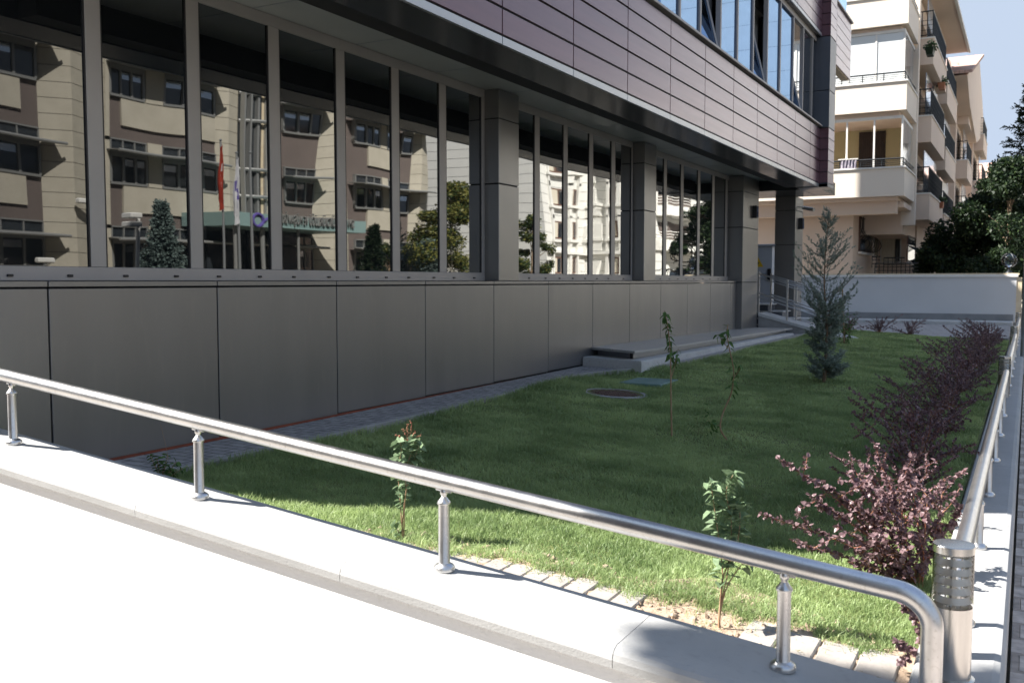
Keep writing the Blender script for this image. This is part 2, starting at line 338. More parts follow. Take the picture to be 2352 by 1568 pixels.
# lawn soil sheet
LX0, LX1, LY0, LY1 = -5.2, -.36, 3.66, 26.3
b = mb('dirt', True); NXL, NYL = 24, 90; vs = []
for j in range(NYL+1):
    for i in range(NXL+1):
        x = LX0+(LX1-LX0)*i/NXL; y = LY0+(LY1-LY0)*j/NYL; vs.append((x, y, lawn_z(x,y)))
b.add(vs, [(j*(NXL+1)+i, j*(NXL+1)+i+1, (j+1)*(NXL+1)+i+1, (j+1)*(NXL+1)+i) for j in range(NYL) for i in range(NXL)])
struct('lawn_soil', b)
# edge between lawn and facade path (x of edge for a y)
EDGE = [(3.6,-5.02),(5.3,-4.97),(8.9,-4.99),(10.0,-5.12),(11.3,-5.22),(12.0,-5.0),(12.6,-4.72),(13.4,-4.56),(17,-4.47),(22.9,-4.42),(27,-4.42)]
def edge_x(y):
    for (y0,x0),(y1,x1) in zip(EDGE, EDGE[1:]):
        if y <= y1: return x0+(x1-x0)*(y-y0)/(y1-y0)
    return EDGE[-1][1]
def path_z(y): return -1.305+min(max(y-6,0)*.006,.06)
b = mb('pavers'); vs = []; fs = []
ysP = [3.5+i*.5 for i in range(48)]
for y in ysP:
    e = edge_x(y); z = path_z(y)+.025; vs += [(-5.70,y,z),(e-.10,y,z),(e-.10,y,z-.15)]
for i in range(len(ysP)-1):
    a = i*3; c = a+3; fs += [(a,a+1,c+1,c),(a+1,a+2,c+2,c+1)]
b.add(vs, fs)
struct('path', b)
b = mb('kerb'); vs = []; fs = []
for y in ysP:
    e = edge_x(y); z = path_z(y)+.045; vs += [(e-.095,y,z-.2),(e-.095,y,z-.004),(e-.085,y,z),(e-.04,y,z),(e-.03,y,z-.006),(e-.03,y,z-.2)]
for i in range(len(ysP)-1):
    a = i*6; c = a+6
    for k in range(5): fs.append((a+k, c+k, c+k+1, a+k+1))
b.add(vs, fs); b.add([vs[k] for k in range(6)], [(0,1,2,3,4,5)]); struct('path_edging', b)
# front strip of pale slabs
b = mb('soil', True); vs = []; nxs, nys = 60, 14
for j in range(nys+1):
    for i in range(nxs+1):
        x = -5.0+4.64*i/nxs; y = 3.64+(.62+.28*max(0,1-((x+1.28)/.45)**2))*j/nys + .05*math.sin(x*5)+.03*math.sin(x*13)
        if j == 0: y = 3.64
        if x < -3.1: y = 3.64+(y-3.64)*max(.1, 1-(-3.1-x)*1.6)
        vs.append((x, y, lawn_z(x,y)+.012+.010*math.sin(x*31+y*17)*math.sin(y*43-x*7)))
b.add(vs, [(j*(nxs+1)+i, j*(nxs+1)+i+1, (j+1)*(nxs+1)+i+1, (j+1)*(nxs+1)+i) for j in range(nys) for i in range(nxs)]); struct('soil_strip', b)
b = mb('slab'); rnd = random.Random(3)
x = -2.95
while x < -.42:
    w = (.122 if x < -1.6 else .158)+rnd.uniform(-.006,.006)
    if not (-1.58 < x < -1.06):
        yl = 4.17 - (x+4.2)*.02 + rnd.uniform(-.022,.022); z = lawn_z(x, 4.0)+.020+rnd.uniform(-.005,.005)
        sl_ = -.050*w; x1 = x+w-.009
        pv = [(x,3.66,z-.1),(x1,3.66,z-.1),(x1,yl,z-.1),(x,yl,z-.1),(x,3.66,z-.006),(x1,3.66,z-.006+sl_),(x1,yl,z-.006+sl_),(x,yl,z-.006),
              (x+.006,3.66,z),(x1-.006,3.66,z+sl_),(x1-.006,yl-.006,z+sl_),(x+.006,yl-.006,z)]
        b.add(pv, [(0,1,5,4),(1,2,6,5),(2,3,7,6),(3,0,4,7),(4,5,9,8),(5,6,10,9),(6,7,11,10),(7,4,8,11),(8,9,10,11)])
    x += w
struct('paving', b)
# clods of earth in the gap
b = mb('soil')
for k in range(900):
    u = rnd.random(); cx = rnd.uniform(-1.6,-.9) if u < .6 else rnd.uniform(-3.2,-.45); cy = rnd.uniform(3.72,4.4) if u < .6 else rnd.uniform(4.18,4.36)
    r = rnd.uniform(.15,1)**3.2*.019+.002; z = lawn_z(cx,cy)+.018; tilt = Matrix.Rotation(rnd.uniform(0,3),3,'X') @ Matrix.Rotation(rnd.uniform(0,3),3,'Y')
    pr = [(r*.45,-r*.75),(r*.95,-r*.25),(r*rnd.uniform(.7,1.1),r*.35),(r*.4,r*.8)]
    b.lathe(pr, (cx,cy,z-.006), rnd.choice((4,5)), tilt)
tag(b.build('earth_clods'), 'loose crumbs of sandy earth along the front slabs', 'soil', kind='stuff')
b = mb('clipping')
for k in range(520):
    u = rnd.random(); cx = rnd.uniform(-2.9,-.45); cy = rnd.gauss(4.14,.05) if u < .75 else rnd.uniform(3.72,4.15); a = rnd.uniform(0,6.28); l_ = rnd.uniform(.006,.022); w_ = rnd.uniform(.0012,.003)
    z = lawn_z(cx,cy)+.028+rnd.uniform(0,.006); dx, dy = math.cos(a)*l_, math.sin(a)*l_; b.quad((cx-dy*w_/l_,cy+dx*w_/l_,z),(cx+dy*w_/l_,cy-dx*w_/l_,z),(cx+dx,cy+dy,z+rnd.uniform(0,.006)),(cx+dx*.8,cy+dy*1.1,z+.003))
tag(b.build('grass_clippings'), 'dry grass clippings scattered over the edge of the front slabs', 'clippings', kind='stuff')
# far paving and steps of level before grey wall
b = mb('farpave'); b.box(-30, -.40, 26.3, 34.2, -1.60, -1.425); b.use('concrete'); b.box(-30, -.40, 34.2, 35.2, -1.6, -1.31, .02); struct('far_paving', b)
b = mb('kerb'); b.box(-4.9, -.40, 26.2, 26.3, -1.6, -1.40); struct('kerb', b)

# ================================================================== FRONT AND RIGHT BOUNDARY WALLS
def copz(x): return -1.514-.104*x
# front boundary wall (follows the slope of the side street)
XW0, XW1 = -9.0, -.03
bw = thing('boundary_wall', (-2.5, 3.45, -1.98), 'low white rendered wall with sloping pale concrete coping in the foreground', 'wall')
b = mb('white')
prof = [(3.272,-1.2),(3.272,-.085),(3.64,-.085),(3.64,-1.2)]
b.extrude([(y, z) for y,z in prof], (XW0, copz(XW0)), (XW1-.035, copz(XW1-.035)), 'X'); b.build('rendered_wall', bw)
b = mb('coping')
cp = [(3.240,-.078),(3.238,-.045),(3.246,-.022),(3.262,-.008),(3.285,0),(3.672,0),(3.68,-.008),(3.68,-.078)]
xx = XW0; j0 = [-9.0,-7.6,-6.35,-5.12,-3.92,-2.62,-1.33,XW1-.32]
for a, c in zip(j0, j0[1:]):
    b.extrude(cp, (a+.0015, copz(a+.0015)), (c-.0015, copz(c-.0015)), 'X')
b.build('coping', bw)
rw = thing('boundary_wall', (-.2, 12, -1.98), 'low wall with level grey concrete coping along the pavement on the right', 'wall')
b = mb('white'); b.box(-.335,-.06, 3.272, 35, -2.05, -1.59); b.build('rendered_wall', rw)
b = mb('coping'); RZ = -1.5
cp2 = [(-.352,-.078),(-.352,-.01),(-.342,0),(-.075,0),(-.050,-.008),(-.036,-.024),(-.030,-.05),(-.032,-.078)]
ycur = 3.24
for c in [5.3,6.9,8.6,10.2,11.9,13.5,15.2,16.9,18.6,20.3,22.,23.7,25.4,27.1,29,31,33,35]:
    b.extrude([(x, z) for x,z in cp2][::-1], (ycur+.0015, RZ), (c-.0015, RZ), 'Y'); ycur = c
b.build('coping', rw)

# ------------------------------------------------------------------ stainless handrails
RAILR = .0375
def post_mesh(b, x, y, z0, z1, seg=20):
    H = z1-z0
    b.lathe([(.048,0),(.049,.012),(.046,.020),(.038,.027),(.031,.031),(.0265,.033),(.0255,.035),(.0255,H-.066),(.0305,H-.064),(.0315,H-.059),(.029,H-.053),(.018,H-.040),(.012,H-.032),(.013,H-.026),(.018,H-.018),(.018,H-.008),(.014,H+.004)], (x,y,z0), seg)
def saddle(b, x, y, z, dirv, ang=0):
    b.tube([Vector((x,y,z))-dirv*.04, Vector((x,y,z))+dirv*.04], [.007,.007], 6)
fr = thing('handrail', (-2.24, 3.5, -1.28), 'sloping stainless steel handrail on the white foreground wall, bent down at the corner', 'handrail')
def frz(x): return -1.116-.104*x
b = mb('steel', True); pts = []
for k in range(29): x = -9+k*(8.63/28); pts.append((x, 3.5, frz(x)))
cx0, rr = -.37, .115; zc = frz(cx0)
for k in range(1, 13):
    a = k/12*R(90); pts.append((cx0+rr*math.sin(a), 3.5, zc - rr*(1-math.cos(a)) - .104*rr*math.sin(a)*(1-k/12)))
pts.append((cx0+rr, 3.5, zc-rr-.1)); pts.append((cx0+rr, 3.5, copz(-.25)+.02))
b.tube(pts, RAILR, 28); b.build('rail', fr)
for X in [-6.78,-5.272,-3.745,-2.243,-.757]:
    q = mb('steel', True); post_mesh(q, X, 3.5, copz(X), frz(X)-.036); saddle(q, X, 3.5, frz(X)-.040, Vector((1,0,-.104)).normalized()); q.build('post', fr)
q = mb('steel', True); q.lathe([(.050,0),(.050,.008),(.045,.018),(.034,.024),(.033,.03)], (cx0+rr, 3.5, copz(-.255)), 20); q.build('base_flange', fr)
def right_rail(y0, y1, posts, label, group):
    t = thing('handrail', (-.2, (y0+y1)/2, RZ), label, 'handrail', group); zr = -1.150; X = -.212
    b = mb('steel', True); pts = [(X, y0, RZ+.02), (X, y0, zr-.1)]
    for k in range(1, 9): a = k/8*R(90); pts.append((X, y0+.1*(1-math.cos(a)), zr-.1+.1*math.sin(a)))
    n = 24
    for k in range(1, n): pts.append((X, y0+.1+(y1-y0-.2)*k/n, zr))
    for k in range(0, 9): a = k/8*R(90); pts.append((X, y1-.1+.1*math.sin(a), zr-.1+.1*math.cos(a)))
    pts.append((X, y1, RZ+.02)); b.tube(pts, RAILR, 24); b.build('rail', t)
    for Y in posts:
        q = mb('steel', True); post_mesh(q, X+.008, Y, RZ, zr-.036); saddle(q, X+.008, Y, zr-.040, Vector((0,1,0))); q.build('post', t)
    return t
G_R = 'stainless handrails along the right wall'
right_rail(4.12, 13.55, [4.52,5.87,7.34,8.79,10.25,11.77], 'nearest level stainless handrail behind the corner bollard light on the right wall', G_R)
right_rail(14.25, 23.0, [15.2,16.7,18.2,19.7,21.2], 'middle level stainless handrail beyond the second bollard light on the right wall', G_R)
right_rail(23.9, 33.2, [24.8,26.3,27.8,29.3,30.8], 'farthest level stainless handrail near the end of the grey wall', G_R)

# ------------------------------------------------------------------ bollard lights
def bollard():
    t = thing('bollard_light', (0,0,0), '', 'bollard light', 'louvred bollard lights along the right wall')
    R0 = .073
    b = mb('steel2', True); b.lathe([(R0+.012,0),(R0+.012,.01),(R0-.002,.013),(R0-.002,.285),(R0-.006,.287)], (0,0,0), 40); b.build('pole', t)
    b = mb('steel2', True); b.lathe([(R0-.001,.487),(R0+.001,.489),(R0+.001,.516),(R0-.001,.518),(R0-.02,.519),(.001,.5195)], (0,0,0), 40); b.build('cap', t)
    b = mb('clear', True); n = 40; vs = []
    for z in (.288,.486):
        for k in range(n): a = 2*math.pi*k/n; vs.append(((R0-.001)*math.cos(a), (R0-.001)*math.sin(a), z))
    b.add(vs, [(k,(k+1)%n,n+(k+1)%n,n+k) for k in range(n)]); b.build('glass_tube', t)
    for i in range(5):
        z = .315+i*.036; b = mb('louvre', True); n = 36; vs = []
        for (r, zz) in ((R0-.007, z-.012), (R0-.019, z+.010), (R0-.022, z+.010), (R0-.010, z-.012)):
            for k in range(n): a = 2*math.pi*k/n; vs.append((r*math.cos(a), r*math.sin(a), zz))
        fs = []
        for q in range(4):
            for k in range(n): fs.append((q*n+k, q*n+(k+1)%n, ((q+1)%4)*n+(k+1)%n, ((q+1)%4)*n+k))
        b.add(vs, fs); b.build('louvre', t)
    b = mb('steel2', True)
    for k in range(3): a = 2*math.pi*k/3+.4; b.tube([(.032*math.cos(a),.032*math.sin(a),.28),(.032*math.cos(a),.032*math.sin(a),.5)], .0035, 6)
    b.build('support_rod', t)
    b = mb('whitetrim', True); b.lathe([(.010,.29),(.013,.30),(.013,.33),(.012,.335),(.012,.45),(.006,.46)], (0,0,0), 16); b.build('lamp_tube', t)
    return t
bo = bollard()
spots = [((-.215,3.87), 'louvred stainless bollard light in the foreground at the corner of the handrails'),
         ((-.24,13.95), 'second louvred bollard light, between the nearest and middle handrails on the right wall'),
         ((-.24,23.45), 'third louvred bollard light, beside the far end of the purple hedge'),
         ((-.24,33.6), 'farthest louvred bollard light, by the end of the grey boundary wall')]
for i, ((x,y), lab) in enumerate(spots):
    o = bo if i == 0 else copy_tree(bo); o.location = (x,y,RZ); o['label'] = lab

# ================================================================== OFFICE BUILDING
WX, WIN, BX = -5.73, -5.93, -4.17
SOF, BEAM = 2.34, 2.098
off = thing('office_building', (WX, 12, -1.3), 'modern office building with grey panels, mirrored ground-floor windows and copper-brown cladding above', 'building')
# wall cladding
b = mb('dark'); b.box(-6.6, -5.752, 3.46, 21.05, -1.7, -.05); 
b.use('panel'); J = [3.46]+[4.085+1.5015*k for k in range(0, 12)] + [21.05]
for a, c in zip(J, J[1:]):
    
    b.box(-5.752, WX, a+.007, c-.007, -1.27+min(max((a+c)/2-6,0)*.006,.06)+.004, -.052, .003)
b.use('panel')
for a, c in zip(J, J[1:]):
    b.box(-5.90, WX+.004, a+.006, c-.006, -.040, -.002, .003)
b.build('wall_cladding', off)
b = mb('red'); b.box(-5.76, WX-.004, 3.5, 11.0, -1.32, -1.262); b.build('base_strip', off)
# end of the ground floor and core
b = mb('beam'); b.box(-18, -6.6, 3.47, 21.2, -1.9, SOF)
b.build('ground_floor_core', off)
# soffit
b = mb('soffit'); b.box(-6.4, -4.66, 3.46, 24.4, SOF, SOF+.12)
b.build('soffit', off)
for k in range(13):
    y = 4.83+1.43*k; mb('edge_trim').box(-5.93, -4.67, y-.008, y+.008, SOF-.0035, SOF+.01).build('soffit_joint', off)
b = mb('beam'); b.box(-4.66, BX-.02, 3.84, 22.02, BEAM, BEAM+.34); b.box(-4.66, -3.99, 22.04, 22.74, BEAM-.012, BEAM+.06); b.box(-4.66, -4.25, 22.742, 24.5, BEAM-.003, BEAM+.3); b.box(-9, -4.663, 22.5, 24.45, BEAM-.006, SOF-.003); b.build('fascia_beam', off)
# windows, three bays
DRAIN = mb('black')
def bay(y0, y1, mulls, drains):
    fr_ = mb('frame'); x = WIN
    z0, z1 = .10, 2.235
    fr_.box(x-.09, x, y0, y1, .0, z0, .004); fr_.box(x-.09, x, y0, y1, z1, SOF-.002, .004)
    edges = [(y0, y0+.07)]+list(mulls)+[(y1-.07, y1)]
    for a, c in edges: fr_.box(x-.088, x-.002, a, c, z0+.0005, z1-.0005, .003)
    w = fr_.build('window_frame', off)
    for (a, c), (d, e) in zip(edges, edges[1:]):
        g = mb('mirror'); g.box(GLX-.02, GLX, c+.001, d-.001, z0+.001, z1-.001); g.build('pane', w)
        q = mb('black')
        for (s0, s1) in ((c, c+.012), (d-.012, d)): q.box(GLX, GLX+.012, s0+.0005, s1-.0005, z0+.001, z1-.001)
        q.build('gasket', w)
    for y in drains: mb('black').box(x-.001, x+.012, y-.022, y+.022, .028, .045, .003).build('drain_cap', w)
bay(3.47, 10.22, [(3.65,3.78),(4.58,4.71),(5.51,5.64),(6.44,6.575),(7.37,7.50),(8.28,8.41),(9.20,9.34)], [3.95,4.4,4.87,5.35,5.8,6.28,6.72,7.22,7.66,8.15,8.56,9.06,9.49,9.95])
bay(10.76, 15.22, [(11.58,11.72),(12.49,12.62),(13.40,13.54),(14.28,14.43)], [11.0,11.4,11.9,12.35,12.8,13.25,13.7,14.15,14.8])
bay(15.83, 21.6, [(16.78,16.93),(17.75,17.90),(18.82,18.97),(19.82,19.97),(20.82,20.98)], [16.1,16.6,17.1,17.6,18.1,18.6,19.2,19.7,20.3,21.2])
# pillars
def pillar(x1, y0, y1, z0, z1, joints, x0=-6.3):
    q = mb('pillar'); zs = [z0]+joints+[z1]
    for a, c in zip(zs, zs[1:]): q.box(x0, x1, y0, y1, a+.007 if a != z0 else a, c-.007 if c != z1 else c, .004)
    q.use('dark'); q.box(x0+.02, x1-.015, y0+.015, y1-.015, z0+.01, z1-.01); q.build('pillar', off)
pillar(WX-.002, 10.22, 10.74, .002, SOF-.01, [1.19, 1.98])
pillar(WX-.002, 15.24, 15.81, .002, SOF-.01, [1.19, 1.98])
pillar(-5.60, 21.06, 22.42, -1.25, SOF-.01, [-.03, 1.19, 1.98])
pillar(-5.13, 24.20, 25.1, -1.35, 2.092, [-.9, -.03, .9, 1.75], x0=-5.63)
# first-floor band: trim, cladding rows, sill
b = mb('dark'); b.box(-4.9, BX-.022, 4.96, 22.04, BEAM+.01, 3.40)
b.build('band_backing', off)
b = mb('edge_trim'); rows = [2.175, 2.415, 2.665, 2.912, 3.156, 3.385]
YJ = [4.95]+[6.005+1.5*k for k in range(0, 11)]+[22.03]
for a, c in zip(YJ, YJ[1:]): b.box(BX-.03, BX, a+.006, c-.006, BEAM-.004, rows[0]-.010, .002)
b.build('band_trim', off)
b = mb('brown')
for a, c in zip(YJ, YJ[1:]):
    for r0, r1 in zip(rows, rows[1:]): b.box(BX-.03, BX-.001, a+.008, c-.008, r0+.010, r1-.010, .003)
b.build('band_cladding', off)
b = mb('frame'); b.box(-4.45, BX+.055, 5.0, 22.03, 3.41, 3.445, .004); b.build('window_sill', off)
# first-floor windows: frames, panes, open sashes
UX = -4.28; uz0, uz1 = 3.45, 5.28
fr_ = mb('frame'); fr_.box(UX-.08, UX, 5.0, 22.03, uz0, uz0+.05); fr_.box(UX-.08, UX, 5.0, 22.03, uz1, uz1+.10)
UM = [22.03-.75]; sp = .0
ymul = [21.66, 20.69, 19.75, 18.62, 17.61, 16.61, 15.61, 14.64, 13.62, 12.7, 11.75, 10.8, 9.8, 8.8, 7.8, 6.8]
for y in ymul: fr_.box(UX-.078, UX-.002, y-.03, y+.03, uz0+.0505, uz1-.0005)
uw = fr_.build('window_frame', off)
ys_ = sorted([5.0]+ymul+[22.0]); k = 0
for a, c in zip(ys_, ys_[1:]):
    n_from_end = len(ys_)-2-k
    opened = n_from_end in (2, 5, 8)
    if not opened:
        g = mb('mirror2' if n_from_end > 1 else 'darkglass'); g.box(UX-.05, UX-.03, a+.03, c-.03, uz0+.051, uz1-.001); g.build('pane', uw)
    else:
        g = mb('black'); g.box(UX-.6, UX-.55, a-.3, c+.3, uz0+.051, uz1-.001); g.box(UX-.55, UX-.08, a-.3, c+.3, uz0+.02, uz0+.05); g.build('dark_room', uw)  # black panels stand for the unlit room behind the open sash
        # top-hung sash leaning outwards at the bottom hinge side: tilts inwards at the top
        y0, y1, z0, z1 = a+.035, c-.035, uz0+.055, uz1-.01; d = .42
        g = mb('mirror2')
        top0 = Vector((UX-.03-d, y0, z1-.04)); g.quad(Vector((UX-.03,y0,z0)), Vector((UX-.03,y1,z0)), Vector((UX-.03-d,y1,z1-.04)), top0)
        g.use('frame')
        for yy in (y0, y1): g.tube([(UX-.025,yy,z0),(UX-.025-d,yy,z1-.04)], .022, 4)
        g.tube([(UX-.025-d,y0,z1-.04),(UX-.025-d,y1,z1-.04)], .022, 4); g.tube([(UX-.025,y0,z0),(UX-.025,y1,z0)], .022, 4)
        g.build('open_sash', uw)
    k += 1
# second-floor band
b = mb('beam'); b.box(-4.9, BX-.03, 5.0, 22.03, 5.385, 5.45)
b.use('dark'); b.box(-4.9, BX-.03, 5.0, 22.03, 5.451, 6.8); b.build('upper_backing', off)
b = mb('edge_trim')
for a, c in zip(YJ[1:], YJ[2:]): b.box(BX-.03, BX, a+.006, c-.006, 5.38, 5.455, .002)
b.build('upper_trim', off)
b = mb('brown')
for a, c in zip(YJ[1:], YJ[2:]):
    for q in range(5): b.box(BX-.03, BX-.001, a+.006, c-.006, 5.47+q*.245, 5.47+(q+1)*.245-.014, .003)
b.build('upper_cladding', off)
# corner column between the bands, copper at band level
b = mb('bluegrey')
for z0, z1 in ((BEAM-.006,2.17),(3.40,4.2),(4.214,5.37)): b.box(-4.6, -3.985, 22.04, 22.75, z0, z1, .003)
b.use('brown')
for zs_ in (rows, [5.385+k*.245 for k in range(12)]):
    for r0, r1 in zip(zs_, zs_[1:]): b.box(-4.6, -3.985, 22.04, 22.75, r0+.006, r1-.006, .003)
b.use('dark'); b.box(-4.5, -4.0, 22.06, 22.73, 2.1, 8)
b.build('corner_column', off)
# projecting bay beyond the corner
b = mb('brown'); pb = onZ(1953, 185, 5.38); PX = pb[0]; PY = pb[1]
zs_ = [5.385+k*.245 for k in range(7)]
for r0, r1 in zip(zs_, zs_[1:]):
    for (a, c) in ((22.8,23.9),(23.9,25.0),(25.0,PY)): b.box(PX-.04, PX, a+.006, c-.006, r0+.006, r1-.006, .003)
    b.box(-4.5, PX-.045, PY-.04, PY, r0+.006, r1-.006)
b.use('dark'); b.box(-4.5, PX-.045, 22.9, PY-.045, 5.40, 6.86); b.use('frame'); b.box(PX-.3, PX+.05, 22.8, PY+.03, 6.865, 6.91)
b.use('mirror2'); b.box(-4.5, PX-.12, 22.8, PY-.1, 6.912, 9.5); b.use('creamtrim'); b.box(-4.6, PX-.045, 22.9, PY-.045, 5.372, 5.398); b.build('projecting_bay', off)
# upper mass of the building (mostly above the picture)
b = mb('bluegrey'); b.box(-19, -4.95, 4.95, 22.6, 5.5, 9.2); b.box(-19, -4.91, 4.95, 22.6, 2.47, 5.49); b.box(-19,BX-.05,4.95,22.3,9.25,17); b.build('upper_mass', off)
b = mb('bluegrey'); b.box(-13.5, -12, 22.7, 34.4, -1.9, 13.2); b.build('shadow_block', off)  # unseen block added to cast shade on the far wall and lower balcony
# hidden sides of the first-floor end
b = mb('brown'); b.box(-19, BX-.03, 4.92, 4.945, BEAM+.36, 3.40); b.build('end_cladding', off)

# wall lamps on the two far pillars, camera on pillar
def wall_lamp(px, py, X, Yf, label):
    p = onX(px, py, X)
    t = thing('wall_lamp', (X, p[1], p[2]), label, 'wall lamp', 'wall lamps on the entrance pillars')
    b = mb('black'); b.box(X+.001, X+.11, p[1]-.09, p[1]+.06, p[2]-.14, p[2]+.14, .008); b.build('lamp_body', t)
    b = mb('lampglass'); b.box(X+.111, X+.116, p[1]-.07, p[1]+.04, p[2]-.12, p[2]+.12); b.build('lamp_glass', t)
wall_lamp(1730, 487, -5.60, 0, 'black box wall lamp on the pillar at the end of the windows')
wall_lamp(1835.5, 514, -5.13, 0, 'black box wall lamp on the far pillar under the overhang')
p = onX(1833, 480, -5.13)
t = thing('security_camera', (-5.13, p[1], p[2]), 'small white bullet camera on the far pillar above its lamp', 'security camera')
b = mb('whitetrim', True); b.tube([(-5.128,p[1],p[2]+.05),(-4.98,p[1],p[2]+.04)], .018, 8); b.build('bracket', t)
b = mb('pole', True); b.tube([(-5.02,p[1]+.05,p[2]+.03),(-4.72,p[1]-.12,p[2]-.04)], .045, 12); b.build('camera_body', t)

# ------------------------------------------------------------------ platform along the wall
t = thing('platform_step', (-5.2, 17, -1.3), 'long low platform with glossy granite top and concrete kerb against the grey wall', 'step')
def slab(b, poly, zt, th):     # top follows a slope along y
    n = len(poly); f = (lambda y: zt[0]+(zt[1]-zt[0])*(y-12.4)/10.0)
    b.add([(x,y,f(y)-th) for x,y in poly]+[(x,y,f(y)) for x,y in poly], [tuple(range(n-1,-1,-1)), tuple(range(n,2*n))]+[(i,(i+1)%n,n+(i+1)%n,n+i) for i in range(n)])
def lx(y): return -4.83+(y-12.5)*.006
b = mb('tile'); ZP = (-.984, -1.09); mx_ = -5.30
cuts = [(13.05,12.50),(14.3,14.3),(15.8,15.8),(17.3,17.3),(18.8,18.8),(20.3,20.3),(21.05,21.05)]
for (wa, fa), (wc, fc_) in zip(cuts, cuts[1:]):
    ma = wa+(fa-wa)*.47; mc = wc+(fc_-wc)*.47
    slab(b, [(WX+.002,wa+.003),(mx_-.003,ma+.003),(mx_-.003,mc-.003),(WX+.002,wc-.003)], ZP, .035)
    slab(b, [(mx_+.003,ma+.003),(lx(fa),fa+.003),(lx(fc_),fc_-.003),(mx_+.003,mc-.003)], ZP, .035)
slab(b, [(-5.596,21.053),(lx(21.05),21.053),(lx(22.4),22.4),(-5.596,22.4)], ZP, .035); b.build('granite_top', t)
b = mb('riserblue'); slab(b, [(-5.70,13.22),(-5.00,12.80),(-4.92,22.3),(-5.70,22.3)], (ZP[0]-.036, ZP[1]-.036), .2); b.build('riser', t)
b = mb('edge_trim'); slab(b, [(-4.985,12.81),(-4.965,12.80),(-4.90,22.3),(-4.918,22.3)], (ZP[0]-.037, ZP[1]-.037), .16); b.use('black'); slab(b, [(-5.01,12.79),(-4.96,12.765),(-4.96,12.80),(-5.01,12.83)], (ZP[0]-.038, ZP[1]-.038), .15); b.build('riser_trim', t)
b = mb('concrete'); ZK = (-1.112, -1.185); slab(b, [(-5.72,12.72),(-4.70,12.42),(-4.64,21.9),(-5.72,21.9)], ZK, .022); slab(b, [(-5.715,12.70),(-4.685,12.395),(-4.625,21.92),(-5.715,21.92)], (ZK[0]-.0225, ZK[1]-.0225), .25); b.build('concrete_kerb', t)

# ------------------------------------------------------------------ entrance: steps, ramp, railing, cabinet
t = thing('entrance_steps', (-6, 23.6, -1.4), 'grey entrance steps with pale treads between the two far pillars', 'steps')
for i, (pxr, zt) in enumerate([(1868,-1.06),(1824,-.90),(1799,-.73),(1766,-.56)]):
    xr = onY(pxr, 720, 23.35)[0]; b = mb('bluegrey'); b.box(-9, xr-.03, 23.38, 24.15, -1.5, zt-.03-i*.0); b.use('concrete'); b.box(-9, xr, 23.35, 24.18, zt-.03+.001, zt); b.build('step', t)
ramp = thing('entrance_ramp', (-5, 22.7, -1.4), 'pale concrete ramp sloping down from the entrance behind the platform', 'ramp')
xa = onY(1741, 718, 22.45); xb = onY(1874, 762, 22.45)
b = mb('concrete'); zz0, zz1 = xa[2], xb[2]
def ramp_prof(x0, z0, x1, z1, y0, y1, th, m_=None):
    b.add([(x0,y0,z0-th),(x1,y0,z1-th),(x1,y1,z1-th),(x0,y1,z0-th),(x0,y0,z0),(x1,y0,z1),(x1,y1,z1),(x0,y1,z0)],
          [(0,3,2,1),(4,5,6,7),(0,1,5,4),(1,2,6,5),(2,3,7,6),(3,0,4,7)])
ramp_prof(xa[0], zz0, xb[0]+.9, zz1-.18, 22.45, 23.3, .07); b.use('kerb'); ramp_prof(xa[0], zz0-.0705, xb[0]+.9, zz1-.2505, 22.47, 23.28, .35); b.build('ramp_slab', ramp)
rl = thing('ramp_railing', (-5, 22.6, -.9), 'twin-bar stainless railing with square posts down both sides of the entrance ramp', 'railing')
sl_r = (zz1-zz0)/(xb[0]-xa[0])
def rz(x): return zz0+sl_r*(x-xa[0])
def rail_side(Y, pxs, x_end):
    for px in pxs:
        X = onY(px, 680, Y)[0]; q = mb('steel'); q.box(X-.02, X+.02, Y-.02, Y+.02, rz(X)-.02, rz(X)+.97); q.build('post', rl)
    for h in (.93, .80, .45, .32)[0::1]:
        pass
    X0 = onY(pxs[0], 680, Y)[0]
    for h in (.92, .46):
        q = mb('steel', True); q.tube([(X0,Y,rz(X0)+h),(x_end,Y,rz(x_end)+h)], .021, 10); q.build('bar', rl)
        q = mb('steel', True); q.tube([(X0,Y,rz(X0)+h-.09),(x_end,Y,rz(x_end)+h-.09)], .014, 8); q.build('bar', rl)
XE = onY(1925, 680, 22.5)[0]
rail_side(22.50, [1742.5, 1808, 1880], XE)
rail_side(23.22, [1742.5+28, 1829, 1885], XE+.1)
p0 = onY(1736, 566, 27.0); p1 = onY(1772, 692, 27.0); p2 = onY(1779, 560, 27.0)
t = thing('electrical_cabinet', (p0[0], 27.3, p1[2]), 'tall grey electrical cabinet with yellow warning triangle behind the entrance pillar', 'cabinet')
b = mb('cabinet'); b.box(p0[0]-.9, p1[0], 27.0, 27.45, p1[2]-.25, p0[2], .01); b.box(p0[0]-.93, p1[0]+.10, 26.95, 27.6, p0[2]+.001, p0[2]+.06, .01); b.build('cabinet_body', t)
b = mb('yellow'); q = onY(1742, 613, 26.993)
b.add([(q[0]-.17,26.993,q[2]),(q[0]+.14,26.993,q[2]),(q[0]-.015,26.993,q[2]+.28)], [(0,1,2)]); b.use('black')
b.add([(q[0]-.02,26.989,q[2]+.20),(q[0]-.06,26.989,q[2]+.11),(q[0]-.01,26.989,q[2]+.11),(q[0]-.035,26.989,q[2]+.03),(q[0]+.035,26.989,q[2]+.13),(q[0]-.012,26.989,q[2]+.13)], [(0,1,2,3,4,5)]); b.build('warning_sign', t)
q = onY(1767, 627, 26.99); b = mb('black'); b.box(q[0]-.05, q[0]+.05, 26.96, 26.999, q[2]-.22, q[2]+.12, .01); b.build('handle', t)

